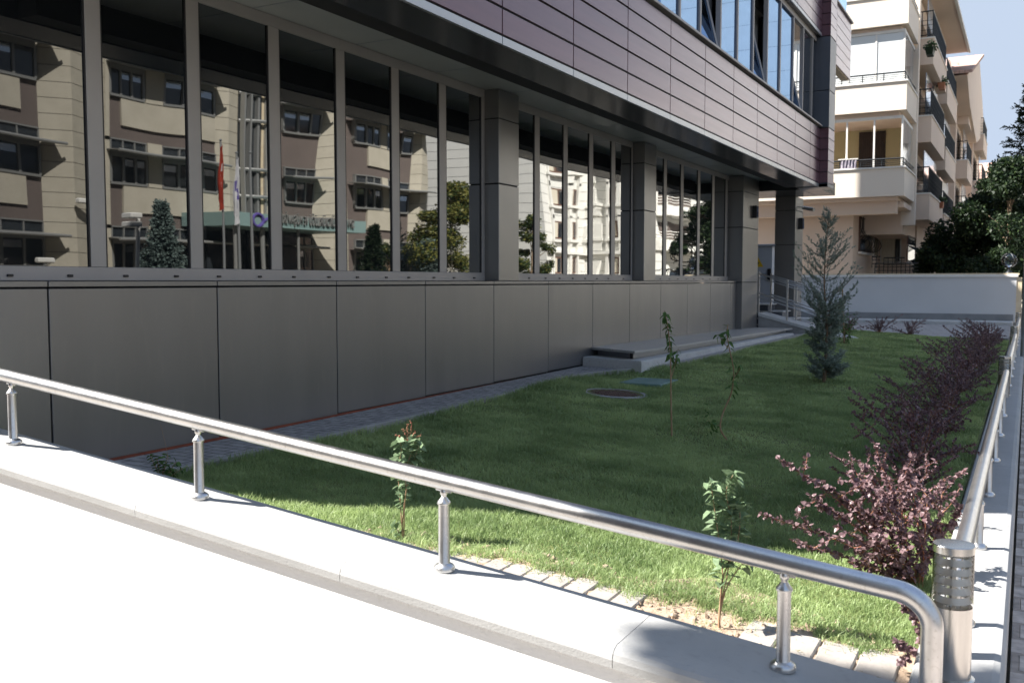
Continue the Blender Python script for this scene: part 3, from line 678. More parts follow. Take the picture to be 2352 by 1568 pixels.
# ================================================================== LAWN DETAILS
mh = onLawn(1412, 903)
t = thing('manhole_cover', (mh[0], mh[1], lawn_z(mh[0],mh[1])), 'round rusty manhole cover in a concrete ring set in the lawn', 'manhole cover')
zc_ = lawn_z(mh[0],mh[1])+.008
b = mb('kerb', True); n = 36; vs = []
for (r, z) in ((.40,-.10),(.40,-.004),(.385,.0),(.335,.0),(.33,-.012),(.33,-.1)):
    for k in range(n): a = 2*math.pi*k/n; vs.append((mh[0]+r*math.cos(a), mh[1]+r*math.sin(a)*.92, zc_+z-.050*r*math.cos(a)))
b.add(vs, [(q*n+k, q*n+(k+1)%n, (q+1)*n+(k+1)%n, (q+1)*n+k) for q in range(5) for k in range(n)]); b.build('ring', t)
b = mb('rust', True); b.lathe([(.328,-.05),(.328,-.014),(.32,-.006),(.001,-.004)], (mh[0],mh[1],zc_), 36, Matrix.Rotation(R(2.9),3,'Y') @ Matrix.Diagonal((1,.92,1)))
for k in range(9):
    for j in range(9):
        x_, y_ = (k-4)*.065, (j-4)*.065
        if x_*x_+y_*y_ < .075: b.box(mh[0]+x_-.022, mh[0]+x_+.022, mh[1]+y_*.92-.020, mh[1]+y_*.92+.020, zc_-.0055-.050*x_, zc_+.002-.050*x_)
b.build('cover', t)
gp = onLawn(1487, 881)
t = tag(mb('greenplate').box(gp[0]-.26, gp[0]+.30, gp[1]-.34, gp[1]+.34, lawn_z(gp[0],gp[1])-.06, lawn_z(gp[0],gp[1])+.04, .008).build('valve_cover'), 'square pale green plastic cover in the lawn beyond the manhole', 'cover')
t['label'] = 'square pale green cover in the lawn beyond the manhole'

# grass blades: one object nobody could count
def excluded(x, y):
    e = np.interp(y, [p[0] for p in EDGE], [p[1] for p in EDGE])
    out = x < e+.0+.02*np.sin(y*9)
    out |= ((x-mh[0])**2+((y-mh[1])/.92)**2) < (.36+.02*np.sin(np.arctan2(y-mh[1],x-mh[0])*5))**2
    out |= (np.abs(x-gp[0]-.02) < .27) & (np.abs(y-gp[1]) < .33)
    out |= (y < 4.17 + .04*np.sin(x*5)+.03*np.sin(x*13)+.03*np.sin(x*37)+.02*np.sin(x*71)) & (x > -3.05+.1*np.sin(y*20))
    return out
def grass_mesh():
    P = []; Hh = []; W = []
    for (y0, y1, dens, h, w) in ((3.7,5.6,15000,.052,.0042),(5.6,8,9500,.048,.0052),(8,12,4800,.046,.008),(12,18,2200,.044,.013),(18,26.25,1300,.042,.019)):
        n = int(4.7*(y1-y0)*dens); x = rng.uniform(-5.2,-.38,n); y = rng.uniform(y0,y1,n); k = ~excluded(x,y); x = x[k]; y = y[k]
        clump = .82+.34*np.sin(x*3.1+1.7*np.sin(y*2.3))*np.sin(y*3.7+x)+.18*np.sin(x*17+y*11)*np.sin(y*19-x*5)
        P.append(np.stack([x,y],1)); Hh.append(h*clump*rng.uniform(.6,1.35,len(x))); W.append(np.full(len(x), w)*rng.uniform(.7,1.2,len(x)))
    # longer tufts along edges
    n = 5200; y = rng.uniform(4,23,n); x = np.interp(y,[p[0] for p in EDGE],[p[1] for p in EDGE])+np.abs(rng.normal(0,.035,n))-.015
    P.append(np.stack([x,y],1)); Hh.append(rng.uniform(.05,.11,n)); W.append(np.full(n,.006))
    n = 6500; x = rng.uniform(-3.1,-.45,n); y = 4.17+.04*np.sin(x*5)+.03*np.sin(x*13)+.03*np.sin(x*37)+rng.normal(0,.05,n)
    P.append(np.stack([x,y],1)); Hh.append(rng.uniform(.03,.085,n)); W.append(np.full(n,.004))
    n = 900; x = rng.uniform(-1.3,-.8,n); y = rng.uniform(3.8,4.35,n); k = (np.sin(x*23)*np.sin(y*19) > .1); x = x[k]; y = y[k]
    P.append(np.stack([x,y],1)); Hh.append(rng.uniform(.02,.05,len(x))); W.append(np.full(len(x),.004))
    P = np.concatenate(P); Hh = np.concatenate(Hh); W = np.concatenate(W); n = len(P)
    x, y = P[:,0], P[:,1]
    z = -1.31-(x+5)*.050+np.clip((y-6)*.006,0,.06)+.012*np.sin(x*2.1+y*1.3)+.010*np.sin(y*2.7-x)-.004
    a = rng.uniform(0,2*np.pi,n); wx, wy = np.cos(a)*W*.5, np.sin(a)*W*.5
    la = rng.uniform(0,2*np.pi,n); lean = Hh*rng.uniform(.15,1.0,n)
    lx, ly = np.cos(la)*lean, np.sin(la)*lean
    v = np.zeros((n,5,3), np.float32)
    v[:,0] = np.stack([x-wx,y-wy,z],1); v[:,1] = np.stack([x+wx,y+wy,z],1)
    v[:,2] = np.stack([x+wx*.8+lx*.35,y+wy*.8+ly*.35,z+Hh*.55],1); v[:,3] = np.stack([x-wx*.8+lx*.35,y-wy*.8+ly*.35,z+Hh*.55],1)
    v[:,4] = np.stack([x+lx,y+ly,z+Hh*(.95-.25*(lean/Hh)**2)],1)
    me = bpy.data.meshes.new('grass'); me.vertices.add(n*5); me.vertices.foreach_set('co', v.ravel())
    me.loops.add(n*7); me.polygons.add(n*2)
    base = (np.arange(n)*5)[:,None]
    loops = (base+np.array([[0,1,2,3,3,2,4]])).ravel().astype(np.int32)
    me.loops.foreach_set('vertex_index', loops)
    ls = (np.arange(n)*7)[:,None]+np.array([[0,4]]); me.polygons.foreach_set('loop_start', ls.ravel().astype(np.int32))
    me.polygons.foreach_set('loop_total', np.tile([4,3], n).astype(np.int32))
    me.materials.append(M['grassm']); me.update(calc_edges=True)
    o = bpy.data.objects.new('grass', me); scene.collection.objects.link(o)
    return tag(o, 'short green lawn grass, dark in shade and bright along the sunlit front edge', 'grass', kind='stuff')
grass_mesh()

# ================================================================== PLANTS
def rv(r, s=1.): return Vector((r.uniform(-s,s), r.uniform(-s,s), r.uniform(-s,s)))
def spline(pts, n=10):
    pts = [Vector(p) for p in pts]; out = []
    if len(pts) == 2: return [pts[0].lerp(pts[1], i/n) for i in range(n+1)]
    P = [pts[0]*2-pts[1]]+pts+[pts[-1]*2-pts[-2]]
    for i in range(1, len(P)-2):
        for k in range(n):
            t = k/n; a,b_,c,d = P[i-1],P[i],P[i+1],P[i+2]
            out.append(.5*((2*b_)+(c-a)*t+(2*a-5*b_+4*c-d)*t*t+(-a+3*b_-3*c+d)*t**3))
    out.append(pts[-1]); return out
def leafy(sb, lb, pts, r0, r1, n, L, W, start, r, out=.8, up=.3, droop=.3, fold=.25, jitter=.3, pairs=True):
    sp = spline(pts, 8); m = len(sp); sb.tube(sp, [r0+(r1-r0)*i/(m-1) for i in range(m)], 6)
    for k in range(n):
        t = start+(1-start)*(k+.5)/n; f = t*(m-1); i = min(int(f), m-2); p = sp[i].lerp(sp[i+1], f-i); tan = (sp[i+1]-sp[i]).normalized()
        a = k*2.4+r.uniform(-.4,.4); side = tan.cross(Vector((math.cos(a), math.sin(a), .2))).normalized()
        for s in ((1,-1) if pairs else (1,)):
            if r.random() < .1: continue
            d = side*s*out+tan*up+rv(r,jitter)-Vector((0,0,droop*r.random()))
            q = r.uniform(.6,1.15); lb.leaf(p, d, tan+rv(r,.5), L*q, W*q, fold*r.uniform(.3,1.3), r.uniform(0,.4))
def plant(name, base, label, cat, group=None): return thing(name, base, label, cat, group)
def D(p): return float(np.dot(np.array(p), F_))
# tall grey-green shrubs behind the front rail
def front_shrub(bpx, stems, label, L=.056, W=.040, dens=1.05, flower=False, dead=False):
    base = onLawn(*bpx); d = D(base); r = random.Random(int(bpx[0])); t = plant('young_shrub', base, label, 'shrub', 'young shrubs behind the front rail')
    sb = mb('palestem', True); lb = mb('leafgrey')
    for pts, n, st in stems:
        P = [base+rv(r,.005)]+[atD(x, y, d+dd) for x,y,dd in pts]; leafy(sb, lb, P, .0036, .0014, int(n*dens), L, W, st, r, out=.8, up=.35, fold=.3)
    if flower:
        fb = mb('redstem', True); top = atD(937, 1012, d)
        for k in range(6):
            e = atD(937+(-28,-12,-2,8,18,30)[k], (998,985,976,968,990,1000)[k], d); sp = spline([top, top.lerp(e,.5)+rv(r,.006), e], 5); fb.tube(sp, .0016, 4)
            for q in range(9):
                p = sp[-1-(q%5)]+rv(r,.007); fb.lathe([(.001,-.003),(.0035,0),(.001,.003)], p, 5)
        fb.build('seed_head', t)
    sb.build('stem', t); lb.build('foliage', t)
front_shrub((925,1245), [([(922,1190,0),(918,1130,.02),(914,1080,.03),(922,1030,.0),(916,1010,0)], 20, .25), ([(925,1190,0),(933,1120,-.03),(928,1085,-.02),(945,1040,0),(958,1000,0)], 22, .3), ([(930,1150,0),(940,1100,.02),(950,1060,0),(962,1022,-.02)], 16, .5), ([(918,1225,0),(905,1205,.03)], 4, .3)],
            'grey-green leggy shrub with a dry brown seed head behind the front rail, left of centre', flower=True)
front_shrub((1650,1450), [([(1652,1400,0),(1660,1320,0),(1650,1230,0),(1640,1160,0),(1632,1105,0)], 22, .33), ([(1655,1390,0),(1672,1310,0),(1680,1200,.02),(1668,1130,0),(1686,1085,0)], 26, .4), ([(1660,1330,0),(1690,1260,0),(1700,1190,0),(1692,1150,.02)], 18, .4), ([(1665,1360,0),(1700,1300,0),(1725,1285,0)], 5, .45)],
            'taller grey-green shrub behind the front rail, beside the post near the bare earth', L=.062, W=.044)
# small shrub with long dry stalk by the wall foot
base = onZ(372, 1105, -1.30); r = random.Random(5); t = plant('low_shrub', base, 'small dark low shrub with one dry stalk behind the left end of the white wall', 'shrub')
sb = mb('palestem', True); lb = mb('leafsap'); d = D(base)
for e in ((345,1045),(360,1052),(385,1045),(405,1060),(420,1075),(375,1065),(395,1080)): leafy(sb, lb, [base, atD((base_x:=372+(e[0]-372)*.5), (1105+e[1])/2, d), atD(e[0],e[1],d)], .004, .002, 7, .042, .03, .35, r)
sp_ = spline([atD(388,1060,d), atD(380,1020,d), atD(369,975,d)], 6); sb.tube(sp_, .0012, 4); sb.build('stem', t); lb.build('foliage', t)
# saplings on the lawn
def sapling(bpx, stems, label, L=.085, W=.03):
    base = onLawn(*bpx); d = D(base); r = random.Random(int(bpx[0])+1); t = plant('sapling', base, label, 'sapling', 'saplings on the lawn')
    sb = mb('palestem', True); lb = mb('leafsap')
    for pts, n, st, r0 in stems:
        P = ([base] if r0 > .004 else [])+[atD(x, y, d+dd) for x,y,dd in pts]; leafy(sb, lb, P, r0, r0*.35, n, L, W, st, r, out=.55, up=.1, droop=.9, fold=.15)
    sb.build('stem', t); lb.build('foliage', t)
sapling((1543,1003), [([(1541,900,0),(1540,820,0),(1535,760,.0),(1527,714,0)], 26, .48, .008), ([(1541,870,0),(1552,830,.03),(1558,800,0)], 7, .3, .004)],
        'straight young sapling with bare pale lower stem, standing left on the shaded lawn')
sapling((1672,1013), [([(1655,985,0),(1660,950,0),(1680,900,.02),(1685,850,0),(1675,800,0),(1670,765,0),(1672,745,0)], 20, .40, .009), ([(1657,980,0),(1640,972,0),(1625,965,0)], 4, .4, .004), ([(1683,870,0),(1697,850,0),(1702,835,0)], 5, .2, .004), ([(1672,800,0),(1655,775,0),(1648,768,0)], 4, .3, .004)],
        'crooked young sapling with curved reddish stem, right of the straight one on the lawn')
base = onLawn(1605, 1000); r = random.Random(11); t = plant('low_shrub', base, 'sparse low leafy plant on the lawn between the two saplings', 'shrub'); d = D(base); sb = mb('greenstem', True); lb = mb('leafsap')
for e in ((1580,972),(1600,950),(1635,945),(1650,982),(1628,925)): leafy(sb, lb, [base+rv(r,.02), atD((1605+e[0])/2, (1000+e[1])/2, d+r.uniform(-.1,.1)), atD(e[0], e[1], d+r.uniform(-.15,.15))], .002, .001, 4, .045, .018, .3, r)
sb.build('stem', t); lb.build('foliage', t)

# barberry bushes
def barberry_mesh(base, tips, r, L=.030, W=.026, mid_lift=.5, step=.016, twigs=3):
    sb = mb('redstem', True); lb = mb('leafpurple')
    def run(P, n, r0, full=True):
        sp = spline(P, 8); m = len(sp); sb.tube(sp, [r0*(1-.7*i/(m-1)) for i in range(m)], 5)
        for k in range(n):
            t = .18+.82*(k+.5)/n; f = t*(m-1); i = min(int(f), m-2); p = sp[i].lerp(sp[i+1], f-i); tan = (sp[i+1]-sp[i]).normalized()
            for q in range(r.choice((2,3,3,4))):
                d = rv(r,1.)+tan*.3; d.normalize(); s_ = r.uniform(.55,1.25)
                lb.leaf(p, d, Vector((0,0,1))+rv(r,.7), L*s_, W*s_, .15, .1)
        return sp
    for tp in tips:
        tp = Vector(tp); b0 = base+rv(r,.035); b0.z = base.z; mid = b0.lerp(tp,.5)+Vector((0,0,(tp-b0).length*.14*mid_lift))+rv(r,.03); ln = (tp-b0).length
        sp = run([b0, mid, tp], int(ln/step), .0042)
        for k in range(twigs):
            i = r.randint(6, len(sp)-4); p = sp[i]; tl = r.uniform(.06,.2)*min(1.4, ln/.5)
            dv = (rv(r,1.)+Vector((0,0,.35))).normalized(); q = p+dv*tl; run([p, p.lerp(q,.5)+rv(r,.012), q], int(tl/step*.9), .0022)
    return sb, lb
G_H = 'purple barberry bushes along the right wall'
base = onLawn(2105, 1345); d = D(base); r = random.Random(21)
t = thing('barberry_bush', base, 'sunlit purple barberry bush with long arching twigs beside the corner bollard light', 'bush', G_H)
tp = [(1788,1052,.1),(1745,1180,0),(1820,1243,-.05),(2008,1016,.1),(1945,1085,0),(1893,1108,.05),(1975,1060,.15),(2080,1070,.1),(2168,1098,.15),(2130,1145,0),(2210,1165,.1),(1960,1150,-.1),(2030,1150,-.1),(2070,1200,-.12),(1925,1210,-.1),(2000,1240,-.15),(2110,1230,-.1),(2160,1250,0),(1880,1160,0),(2150,1200,.1),(2040,1100,0),(1950,1290,-.12),(2050,1290,-.18)]
sb, lb = barberry_mesh(base, [atD(x,y,d+dd) for x,y,dd in tp], r, step=.021, twigs=4); sb.build('stem', t); lb.build('foliage', t)
# drooping spray in front
base2 = onLawn(2100, 1500); r = random.Random(31); d2 = 3.75
t = thing('barberry_bush', base2, 'drooping barberry spray hanging behind the bend of the front handrail', 'bush', G_H)
sb, lb = barberry_mesh(base2+V3(.05,.05,0), [atD(2058,1475,d2),atD(2075,1385,d2+.1),(atD(2120,1430,d2+.15))], r, L=.026, W=.022, step=.011, twigs=2); sb.build('stem', t); lb.build('foliage', t)
# hedge
protos = []
for k in range(3):
    r = random.Random(50+k); tips = []
    for q in range(17):
        a = r.uniform(0, 2*math.pi); el = r.uniform(.25,1.35); ln = r.uniform(.3,.62); tips.append(V3(math.cos(a)*math.cos(el)*ln*.95, math.sin(a)*math.cos(el)*ln*.95, math.sin(el)*ln))
    for q in range(3): a = r.uniform(2.0,4.2); tips.append(V3(math.cos(a)*.6, math.sin(a)*.6, r.uniform(.4,.65)))
    sb, lb = barberry_mesh(V3(0,0,0), tips, r, L=.026, W=.022, step=.019, twigs=3); protos.append((sb, lb))
HY = [6.3, 7.3, 8.3, 9.4, 10.5, 11.7, 12.9, 14.2, 15.6, 17.1, 18.7, 20.4, 22.2, 24.1, 25.6]
words = ['first','second','third','fourth','fifth','sixth','seventh','eighth','ninth','tenth','eleventh','twelfth','thirteenth','fourteenth','last']
made = {}
for i, y in enumerate(HY):
    r = random.Random(80+i); x = (-.62 if y < 8 else -.72)-r.uniform(0,.14); z = lawn_z(x,y); k = i % 3
    lab = '%s shaded dark purple barberry behind the sunlit one, counted along the right wall' % words[i] if i < 14 else 'last dark purple barberry bush at the far end of the lawn by the right wall'
    if k not in made:
        t = thing('barberry_bush', (0,0,0), lab, 'bush', G_H); protos[k][0].build('stem', t); protos[k][1].build('foliage', t); made[k] = t
    else: t = copy_tree(made[k])
    t['label'] = lab; t.location = (x,y,z); t.rotation_euler = (0,0,r.uniform(-.5,.5)); s_ = r.uniform(1.0,1.15)+(.1 if y > 8 else -.2); t.scale = (s_*.78,s_,s_*r.uniform(.74,.92))
# far low bushes on the edge of the lawn
far = [(-4.05,'thin straggly dark bush beside the cypress on the far lawn edge'),(-3.3,'straggly dark bush in the middle of the far lawn edge'),(-2.6,'right-hand straggly dark bush on the far lawn edge')]
for i,(x,lab) in enumerate(far):
    t = copy_tree(made[i]); t['label'] = lab; t['group'] = 'straggly bushes on the far lawn edge'; t.location = (x, 25.7, lawn_z(x,25.7)); t.rotation_euler = (0,0,1.9+i); t.scale = (.9,.9,.75)

# blue-green young cypress
def sprig(lb, p, d, L, r, w=.0065, nn=9):
    d = d.normalized()
    for k in range(nn):
        q = p+d*L*(k/nn); dv = (d*.8+rv(r,.75)).normalized(); l_ = L*r.uniform(.3,.55); s = dv.cross(rv(r,1.)).normalized()*w
        lb.add([q-s*.6, q+s*.6, q+dv*l_*.6+s, q+dv*l_, q+dv*l_*.6-s], [(0,1,2,3,4)])
base = onLawn(1893, 878); H = 2.36*D(base)/12.9; r = random.Random(77)
t = thing('young_cypress', base, 'slender blue-green young cypress standing on the right side of the lawn', 'tree')
sb = mb('bark', True); lb = mb('leafcedar')
tr = spline([base, base+V3(.02,0,H*.3), base+V3(-.03,.02,H*.6), base+V3(.02,0,H)], 8); sb.tube(tr, [.028*(1-.93*i/(len(tr)-1)) for i in range(len(tr))], 7)
prof_r = [(0,.20),(.06,.25),(.15,.23),(.3,.23),(.42,.30),(.52,.44),(.62,.42),(.72,.36),(.82,.24),(.9,.13),(1,.03)]
def pr_(h):
    for (a,ra),(c,rc) in zip(prof_r, prof_r[1:]):
        if h <= c: return ra+(rc-ra)*(h-a)/(c-a)
    return .02
for k in range(185):
    h = r.random()**1.15*.97+.015; i = int(h*(len(tr)-1)); p0 = tr[i].lerp(tr[min(i+1,len(tr)-1)], h*(len(tr)-1)-i)
    a = r.uniform(0,2*math.pi); rad = pr_(h)*r.uniform(.55,1.1)*1.06; rise = rad*r.uniform(.5,1.05)*(1.0 if h > .3 else .5)
    e = p0+V3(math.cos(a)*rad, math.sin(a)*rad, rise); m_ = p0.lerp(e,.5)-V3(0,0,rad*.12); sp = spline([p0,m_,e],4); sb.tube(sp, [.004,.0035,.003,.003,.0025,.002,.0018,.0015,.001][:len(sp)], 4)
    dens = 3 if h < .48 else (2 if h < .85 else 1)
    for q in range(2, len(sp)):
        for w_ in range(dens): sprig(lb, sp[q], (sp[q]-sp[q-1]).normalized()+rv(r,.8)+V3(0,0,.4), r.uniform(.045,.09)*(1 if h < .42 else .75), r, .0055 if h < .42 else .0045)
sb.build('trunk', t); lb.build('foliage', t)
# shrub with stake right of the cypress
base = onZ(1940, 800, lawn_z(-2.2,17)); r = random.Random(91); d = D(base); t = plant('staked_shrub', base, 'leafy staked young shrub just to the right of the cypress', 'shrub')
b = mb('palestem', True); b.tube([base, atD(1934,650,d)], .016, 6); b.build('stake', t); sb = mb('bark', True); lb = mb('leafsap')
for e in ((1930,655),(1950,690),(1925,700),(1962,735),(1945,720),(1955,760),(1920,750),(1970,715)): leafy(sb, lb, [base, atD((1938+e[0])/2,(800+e[1])/2,d), atD(e[0],e[1],d)], .007, .002, 13, .10, .04, .25, r, out=.6, droop=.6)
sb.build('stem', t); lb.build('foliage', t)

# ================================================================== TREES
def leaf_cloud(n, centers, radii, size, r_seed, flat=0.):
    g = np.random.default_rng(r_seed); k = g.integers(0, len(centers), n); C = np.array(centers)[k]; Rr = np.array(radii)[k]
    u = g.normal(size=(n,3)); u /= np.linalg.norm(u,axis=1)[:,None]; rad = g.random(n)**.45
    p = C+u*Rr[:,None]*rad[:,None]*np.array([1,1,.75])
    d = g.normal(size=(n,3)); d[:,2] -= .35; d /= np.linalg.norm(d,axis=1)[:,None]; w = np.cross(d, g.normal(size=(n,3))); w /= np.linalg.norm(w,axis=1)[:,None]
    s = size*g.uniform(.6,1.3,n); v = np.zeros((n,4,3)); v[:,0] = p; v[:,1] = p+d*s[:,None]*.5+w*s[:,None]*.3; v[:,2] = p+d*s[:,None]; v[:,3] = p+d*s[:,None]*.5-w*s[:,None]*.3
    return v
def cloud_obj(name, v, m1, m2, parent, seed, share=.3):
    n = len(v); me = bpy.data.meshes.new(name); me.vertices.add(n*4); me.vertices.foreach_set('co', v.astype(np.float32).ravel())
    me.loops.add(n*4); me.loops.foreach_set('vertex_index', np.arange(n*4, dtype=np.int32)); me.polygons.add(n)
    me.polygons.foreach_set('loop_start', np.arange(n, dtype=np.int32)*4); me.polygons.foreach_set('loop_total', np.full(n,4,np.int32))
    me.materials.append(M[m1]); me.materials.append(M[m2]); g = np.random.default_rng(seed)
    me.polygons.foreach_set('material_index', (g.random(n) < share).astype(np.int32)); me.update(calc_edges=True)
    o = bpy.data.objects.new(name, me); scene.collection.objects.link(o); o.parent = parent; o.location = -parent.location; return o
def tree(base, H, Rc, label, seed, m1='leafdark', m2='leafdark2', n=9000, size=.16, trunk='bark', z_low=.25, share=.3, group=None, name='leafy_tree', tr=.14):
    r = random.Random(seed); base = Vector(base); t = thing(name, base, label, 'tree', group); sb = mb(trunk, True); cs = []; rs = []
    tp = spline([base, base+V3(r.uniform(-.1,.1)*H*.3, 0, H*.4), base+V3(0,r.uniform(-.1,.1)*H*.2,H*.85)], 6); sb.tube(tp, [tr*(1-.85*i/(len(tp)-1)) for i in range(len(tp))], 8)
    for k in range(26):
        h = z_low+(1-z_low)*r.random(); i = min(int(h*(len(tp)-1)), len(tp)-1); p = tp[max(1,min(i, len(tp)-2))]; a = r.uniform(0,2*math.pi)
        env = math.sin(math.pi*min(max((h-z_low)/(1-z_low),.0),1)**.8*.85+.35); rad = Rc*env*r.uniform(.35,1.)
        c = base+V3(math.cos(a)*rad, math.sin(a)*rad, H*h); sb.tube(spline([p, p.lerp(c,.5)+V3(0,0,.1*H*r.random()), c],3), [.035*tr/.14,.03*tr/.14,.024*tr/.14,.018*tr/.14,.014*tr/.14,.01*tr/.14,.006*tr/.14][:7], 5)
        cs.append(tuple(c)); rs.append(Rc*r.uniform(.18,.42))
    sb.build('trunk', t); cloud_obj('crown', leaf_cloud(n, cs, rs, size, seed), m1, m2, t, seed, share); return t
def conifer(base, H, Rc, label, seed, mm='leafdark', size=.12, n_br=150, droop=.25, name='conifer', nn=7, trunk=True, low=.08, w=.02):
    r = random.Random(seed); base = Vector(base); t = thing(name, base, label, 'tree'); sb = mb('bark', True); lb = mb(mm)
    sb.tube([base, base+V3(0,0,H)], [.02*H, .002*H], 8)
    for k in range(n_br):
        h = low+(1-low)*(k+r.random())/n_br; a = k*2.399+r.uniform(-.3,.3); L_ = Rc*(1-h)**1.05*r.uniform(.75,1.15)+.03*Rc
        p = base+V3(0,0,H*h); e = p+V3(math.cos(a)*L_, math.sin(a)*L_, L_*(.15-droop)+.05*H*(1-h)*.4); m_ = p.lerp(e,.5)+V3(0,0,-L_*.08); sp = spline([p,m_,e], 4)
        sb.tube(sp, [.008*L_+.003]*len(sp), 4)
        for q in range(1, len(sp)):
            for z_ in range(3): sprig(lb, sp[q]+rv(r,.02), (sp[q]-sp[q-1]).normalized()*.9+rv(r,.7), size*(1.2-.4*q/len(sp))*r.uniform(.8,1.5), r, w, nn)
    sb.build('trunk', t); lb.build('crown', t); return t
# dark trees beyond the grey wall (right)
GT = 'dark garden trees beyond the grey wall'
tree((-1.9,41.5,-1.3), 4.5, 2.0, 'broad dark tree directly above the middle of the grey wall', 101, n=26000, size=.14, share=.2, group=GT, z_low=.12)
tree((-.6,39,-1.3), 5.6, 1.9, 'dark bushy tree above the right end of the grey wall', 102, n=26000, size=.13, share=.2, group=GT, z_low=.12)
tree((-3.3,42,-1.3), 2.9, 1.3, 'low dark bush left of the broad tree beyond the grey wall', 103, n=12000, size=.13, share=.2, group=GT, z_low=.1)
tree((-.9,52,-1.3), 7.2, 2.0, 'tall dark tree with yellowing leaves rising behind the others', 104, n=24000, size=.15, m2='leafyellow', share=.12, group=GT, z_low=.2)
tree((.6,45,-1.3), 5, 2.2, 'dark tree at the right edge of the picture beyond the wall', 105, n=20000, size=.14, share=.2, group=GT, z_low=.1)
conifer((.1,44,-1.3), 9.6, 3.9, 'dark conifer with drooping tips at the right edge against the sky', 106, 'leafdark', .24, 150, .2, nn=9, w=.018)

# ------------------------------------------------------------------ grey wall, globe lamp, lamp pole
WY = 35.2
wl = onY(1800, 700, WY)[0]; wrx = onY(2333, 700, WY)[0]; wt_ = onY(2100, 628, WY)[2]
t = thing('garden_wall', (-3, WY, -1.3), 'long smooth grey-white wall with dark plinth closing the far end of the lawn', 'wall')
b = mb('greywall'); b.box(wl-3, wrx, WY, WY+.3, -1.35, wt_-.13); b.build('rendered_wall', t)
b = mb('greybase'); b.box(wl-3, wrx-.06, WY-.03, WY-.001, -1.36, -1.10); b.build('plinth', t)
b = mb('whitetrim'); b.box(wl-3, wrx+.05, WY-.05, WY+.35, wt_-.129, wt_-.05, .01); b.use('creamtrim'); b.box(wl-3, wrx+.08, WY-.02, WY+.36, wt_-.0495, wt_); b.build('coping', t)
b = mb('creamtrim'); b.box(wrx+.001, wrx+.16, WY+.02, WY+.33, -1.35, wt_-.14); b.build('end_pier', t)
p = onY(2318, 612, WY+.15)
t = thing('globe_lamp', (p[0], WY+.15, wt_), 'small clear globe garden lamp on the right end of the grey wall', 'lamp')
b = mb('iron', True); b.lathe([(.12,0),(.10,.04),(.05,.08),(.04,.16),(.09,.2)], (p[0],WY+.15,wt_), 12); b.build('lamp_base', t)
b = mb('clear', True); b.lathe([(.09,.2),(.2,.3),(.24,.42),(.2,.55),(.08,.64),(.01,.66)], (p[0],WY+.15,wt_), 16); b.build('globe', t)
b = mb('iron', True)
for k in range(6):
    a = k*math.pi/3; b.tube([(p[0]+rr_*math.cos(a), WY+.15+rr_*math.sin(a), wt_+zz) for rr_,zz in ((.09,.2),(.205,.3),(.245,.42),(.205,.55),(.08,.65))], .008, 4)
b.build('lamp_cage', t)
pp = onX(2351.2, 600, .02); yl = 21.5; xl = onY(2350.5, 600, yl)[0]
t = thing('lamp_pole', (xl+.06, yl, -1.86), 'grey metal lamp pole at the very right edge of the picture', 'lamp pole')
b = mb('pole', True); b.tube([(xl+.06,yl,-1.86),(xl+.06,yl,4.2)], [.06,.045], 16); b.lathe([(.11,0),(.11,.02),(.07,.05),(.065,.3)], (xl+.06,yl,-1.86), 16); b.build('pole', t)
b = mb('pole', True); b.tube([(xl+.06,yl,4.2),(xl+.3,yl,4.6),(xl+1.2,yl,4.75)], [.045,.04,.035], 10); b.box(xl+1.1, xl+1.75, yl-.12, yl+.12, 4.68, 4.8, .02); b.build('lamp_head', t)

# ================================================================== APARTMENT BUILDING
AY = 38.0
def ax(px): return onY(px, 500, AY)[0]
def az(py, Y=AY, px=2000): return onY(px, py, Y)[2]
apt = thing('apartment_building', (ax(2000), AY+6, -1.5), 'peach rendered apartment block with glazed balconies and black railings beyond the grey wall', 'building')
XR = ax(2075)            # right face of the corner balconies
STO = az(190)-az(385)    # storey
zP = [az(385)-.0, az(190), az(-5), az(-5)+STO]   # parapet tops
PH = az(385)-az(452)
# main body, set back 1.5 m behind the balconies and from the right face
bx1 = ax(2118); BY = AY+3.6
b = mb('apt'); G = AY+1.2; Xs = onY(1960,500,G)[0]; YBk = onX(2020,500,Xs)[1]
b.box(bx1-16, Xs, G, YBk+3, -1.5, zP[0]-PH-.36); b.box(Xs+.001, XR-.35, YBk, BY+22, -1.5, zP[0]-PH-.36)
b.box(bx1-16, XR-.3, AY+.5, AY+.9, zP[0]-PH-.62, zP[0]-PH-.142)
b.box(bx1-16, XR-.5, BY+.0, BY+22, zP[0]-PH-.349, 12.4); b.box(bx1-16, XR-.1, AY+.95, BY-.01, zP[0]-PH-.35, zP[0]-PH-.16)
b.build('wall', apt)
